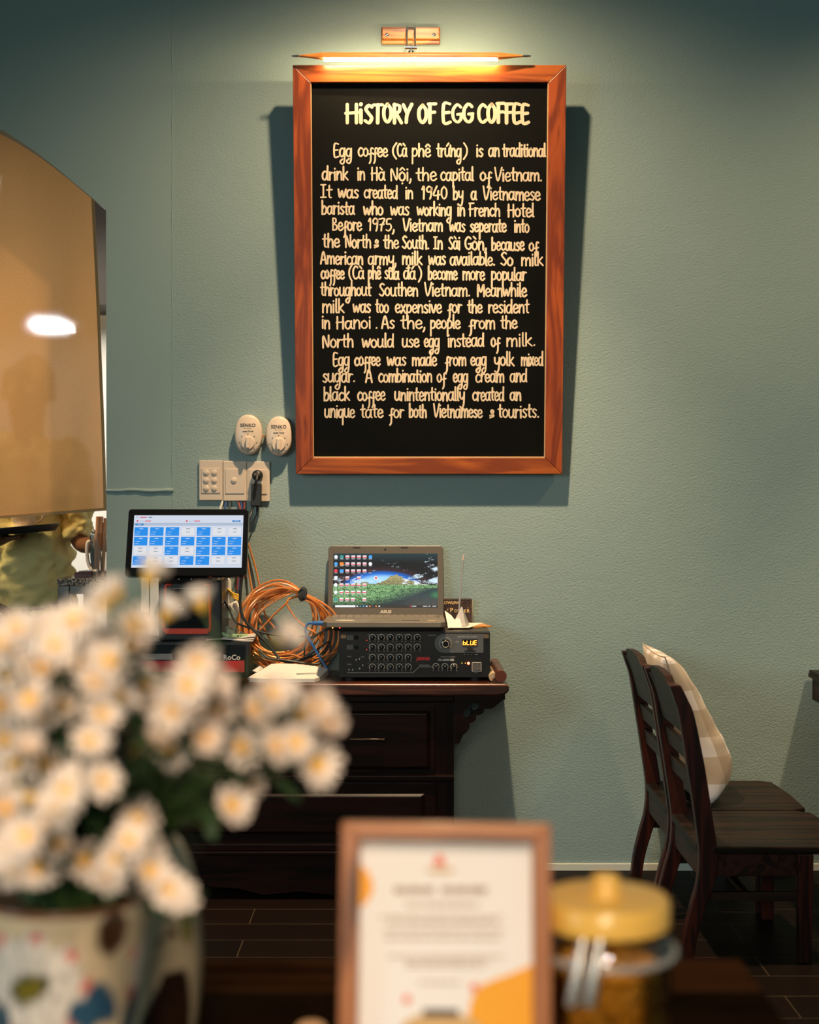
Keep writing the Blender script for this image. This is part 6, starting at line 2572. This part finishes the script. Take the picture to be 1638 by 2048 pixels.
for i, v in enumerate(ebo.data.vertices):
    x, y, z = v.co
    base = Vector((.44, .345, .225)) * (1 + .12 * noise.noise(Vector((x * 40, y * 40, z * 40))))
    ang = math.atan2(x, -y)
    for off in (0, 2.09, -2.09):
        s_ = ang - off
        zl0, zl1 = ez(1912), ez(2140)
        if z < zl0:
            t = (zl0 - z) / (zl0 - zl1)
            if abs(s_ - .72 + .25 * t) < .18 + .65 * t ** .7:
                base = Vector((.016, .007, .004))  # pointed dark brown patch widening towards the foot
        if ((s_ - 1.02) / .16) ** 2 + ((z - ez(1832)) / .017) ** 2 < 1:
            base = Vector((.20, .15, .012))
        if ((s_ - .62) / .25) ** 2 + ((z - ez(1842) - .02 * (s_ - .62)) / .0035) ** 2 < 1:
            base = Vector((.10, .055, .02))
    ca.data[i].color = (base.x, base.y, base.z, 1)
q = MB(Matrix.Translation(ec))
q.tube([(er(336) * math.cos(k * PI / 20), er(336) * math.sin(k * PI / 20), ez(1652)) for k in range(40)], .003, 8, closed=True)
q.build('rim', mat('pot_rim', (.42, .33, .21), .35), eg_t, smooth=True)

# ------------------------------------------------------------------ daisies
petal_m = mat('white_petal', (.80, .69, .61), .55, spec=.3)
disk_m = mat('yellow_disk', (.80, .45, .06), .7, bump=(600, .6, .002))
stem_m = mat('green_stem', (.035, .07, .015), .6)
leaf_m = mat('green_leaf', (.022, .055, .014), .5, var=(30, .4))
dr_ = random.Random(21)


def petal_mesh(seed, cup):
    q = MB()
    r_ = random.Random(seed)
    for lay, (n, L, w, up) in enumerate(((14, .0175, .0025, cup), (11, .0135, .0023, cup + .35))):
        for k in range(n):
            a_ = 2 * PI * (k + .5 * lay) / n + r_.uniform(-.08, .08)
            l2 = L * r_.uniform(.9, 1.08)
            d = Vector((math.cos(a_), math.sin(a_), 0))
            s_ = Vector((-d.y, d.x, 0))
            pts = []
            prev = None
            for t, ww in ((.12, .45), (.4, .85), (.75, 1.0), (.93, .75), (1.0, .35)):
                el = up * t
                z = l2 * t * math.sin(el) * 1.0 + .0006 * lay
                p = d * (l2 * t * math.cos(el)) + Vector((0, 0, z))
                a = q.av(p + s_ * w * ww)
                m_ = q.av(p - Vector((0, 0, .0005)))
                c = q.av(p - s_ * w * ww)
                if prev:
                    q.face((prev[0], a, m_, prev[1]))
                    q.face((prev[1], m_, c, prev[2]))
                prev = (a, m_, c)
    return q


def disk_mesh():
    q = MB()
    q.lathe([(.0056, -.001), (.0060, .0006), (.0050, .0026), (.0030, .0038), (.0001, .0043)], (0, 0, 0), 16)
    q.lathe([(.0012, -.007), (.0035, -.004), (.0058, -.0008)], (0, 0, 0), 10)
    return q


HEADS = [(300, 1152), (402, 1208), (208, 1205), (232, 1188), (335, 1228), (272, 1252), (172, 1236), (148, 1240), (70, 1262), (20, 1298), (0, 1285), (112, 1256), (140, 1312), (88, 1336), (218, 1322), (262, 1300), (240, 1284), (190, 1362), (428, 1372), (375, 1372), (393, 1330), (205, 1428), (42, 1400), (84, 1432), (2, 1412), (30, 1462), (126, 1412), (146, 1396), (310, 1402), (346, 1422), (288, 1372), (268, 1500), (318, 1478), (342, 1502), (406, 1474), (180, 1482), (54, 1502), (96, 1528), (36, 1572), (62, 1600), (116, 1612), (206, 1562), (10, 1622), (70, 1642), (52, 1672), (98, 1562), (76, 1736), (30, 1690), (4, 1702), (170, 1722), (220, 1746), (258, 1682), (234, 1716), (300, 1742), (336, 1778), (352, 1790), (545, 1386), (566, 1276), (508, 1420), (565, 1392), (482, 1494), (552, 1492), (592, 1486), (625, 1414), (652, 1446), (634, 1530), (492, 1568), (464, 1612), (15, 1350), (60, 1330), (165, 1330), (255, 1345), (28, 1525), (68, 1560), (130, 1580), (150, 1635), (20, 1655), (95, 1640), (30, 1740), (118, 1690), (150, 1560), (5, 1545), (60, 1400), (100, 1465), (155, 1440), (10, 1480), (330, 1450), (240, 1395), (370, 1420), (430, 1420), (210, 1290), (180, 1300), (110, 1290), (30, 1260), (530, 1440), (600, 1430), (275, 1640), (290, 1700), (190, 1690)]
protoP = [petal_mesh(k, c) for k, c in ((1, .12), (2, .35), (3, .75))]
protoP = [p.build('petals', petal_m, None, smooth='all', fixn=False) for p in protoP]
pmesh = [p.data for p in protoP]
dmesh_o = disk_mesh().build('yellow_centre', disk_m, None, smooth=True)
dmesh = dmesh_o.data
for o in protoP + [dmesh_o]:
    bpy.data.objects.remove(o)
mouth = vc + Vector((0, 0, vr_z - .01))
BIG = {(625, 1414), (652, 1446), (634, 1530)}


def where(px, py):
    if px > 600:
        return 'white daisy on the drooping sprays farthest right, in front of the sideboard drawers'
    if px > 440 and py > 1400:
        return 'white daisy on a drooping spray before the sideboard, inside the outermost ones'
    if px > 440:
        return 'white daisy in front of the cash drawer and notepad, right of the bouquet'
    if py < 1260:
        return 'white daisy at the top of the bouquet in front of the till and counter'
    if py > 1700 and px < 290:
        return 'white daisy hanging over the rim of the lotus painted pot'
    if px >= 290 and py > 1700:
        return 'white daisy hanging low in front of the rounded pot'
    if py > 1540 and px < 230:
        return 'white daisy in the low thick cluster above the lotus painted pot'
    if py > 1360:
        return 'white daisy in the middle of the bouquet among dark green leaves'
    return 'white daisy in the upper bouquet below the till screen'


for i, (px, py) in enumerate(HEADS):
    dpt = dr_.uniform(.95, 1.16)
    if py > 1690:
        dpt = dr_.uniform(1.0, 1.06)
    if (px, py) in ((300, 1152), (402, 1208), (335, 1228)):
        dpt = 1.12
    if px > 440:
        dpt = dr_.uniform(1.02, 1.14)
    hp = at(px, py, CAM.y + dpt)
    sc = dpt / 1.12 * dr_.uniform(.95, 1.16)
    if px > 600:
        sc *= 1.12
    out = (hp - mouth)
    face = Vector((out.x * 1.6 + dr_.uniform(-.10, .10), -.36 + dr_.uniform(-.2, .18), .10 + out.z * .5 + dr_.uniform(-.12, .14)))
    if py < 1230:
        face = Vector((dr_.uniform(-.4, .4), .15, .5))
    face.normalize()
    t = thing('daisy', mouth + Vector((out.x * .08, out.y * .08, 0)), where(px, py), 'daisy', 'daisies in the bouquet')
    rot = face.to_track_quat('Z', 'Y')
    Mh = Matrix.Translation(hp - Vector(t.location)) @ rot.to_matrix().to_4x4() @ Matrix.Rotation(dr_.uniform(0, 6), 4, 'Z') @ Matrix.Scale(sc, 4)
    k = dr_.choice((0, 0, 1, 1, 2)) if py > 1230 else 2
    o = bpy.data.objects.new('petals', pmesh[k])
    COL.objects.link(o)
    o.parent = t
    o.matrix_local = Mh
    o = bpy.data.objects.new('yellow_centre', dmesh)
    COL.objects.link(o)
    o.parent = t
    o.matrix_local = Mh
    # stem
    s0 = Vector(t.location)
    mid = s0.lerp(hp, .55) + Vector((0, .01, .02 + .10 * max(0, .12 - out.z)))
    end = hp - face * .006
    pts = smooth_pts([s0 - Vector((0, 0, .03)), s0 + Vector((out.x * .1, out.y * .1, .03)), mid, end - face * .03, end], 5)
    q = MB()
    q.tube(pts, .0014, 6)
    st = q.build('stem', stem_m, t, smooth=True)
    q = MB()
    n = len(pts)
    nl = 11
    for li in range(nl):
        f_ = .22 + .60 * li / nl
        p = pts[min(n - 1, int(f_ * (n - 1)))] + Vector((0, .035, -.006))
        d = Vector((dr_.uniform(-1, 1), dr_.uniform(-1, .8), dr_.uniform(-.4, .7))).normalized()
        s_ = d.cross(Vector((dr_.uniform(-.4, .4), dr_.uniform(-.4, .4), 1))).normalized()
        L_ = dr_.uniform(.022, .042)
        prev = None
        for tt, ww in ((0, .08), (.2, .25), (.32, .75), (.42, .45), (.58, 1.0), (.70, .55), (.82, .7), (1, .05)):
            pp = p + d * L_ * tt + Vector((0, 0, -.010 * tt * tt))
            a, c = q.av(pp + s_ * .0085 * ww), q.av(pp - s_ * .0085 * ww)
            if prev:
                q.face((prev[0], a, c, prev[1]))
            prev = (a, c)
    q.build('leaves', leaf_m, st, smooth='all', fixn=False)
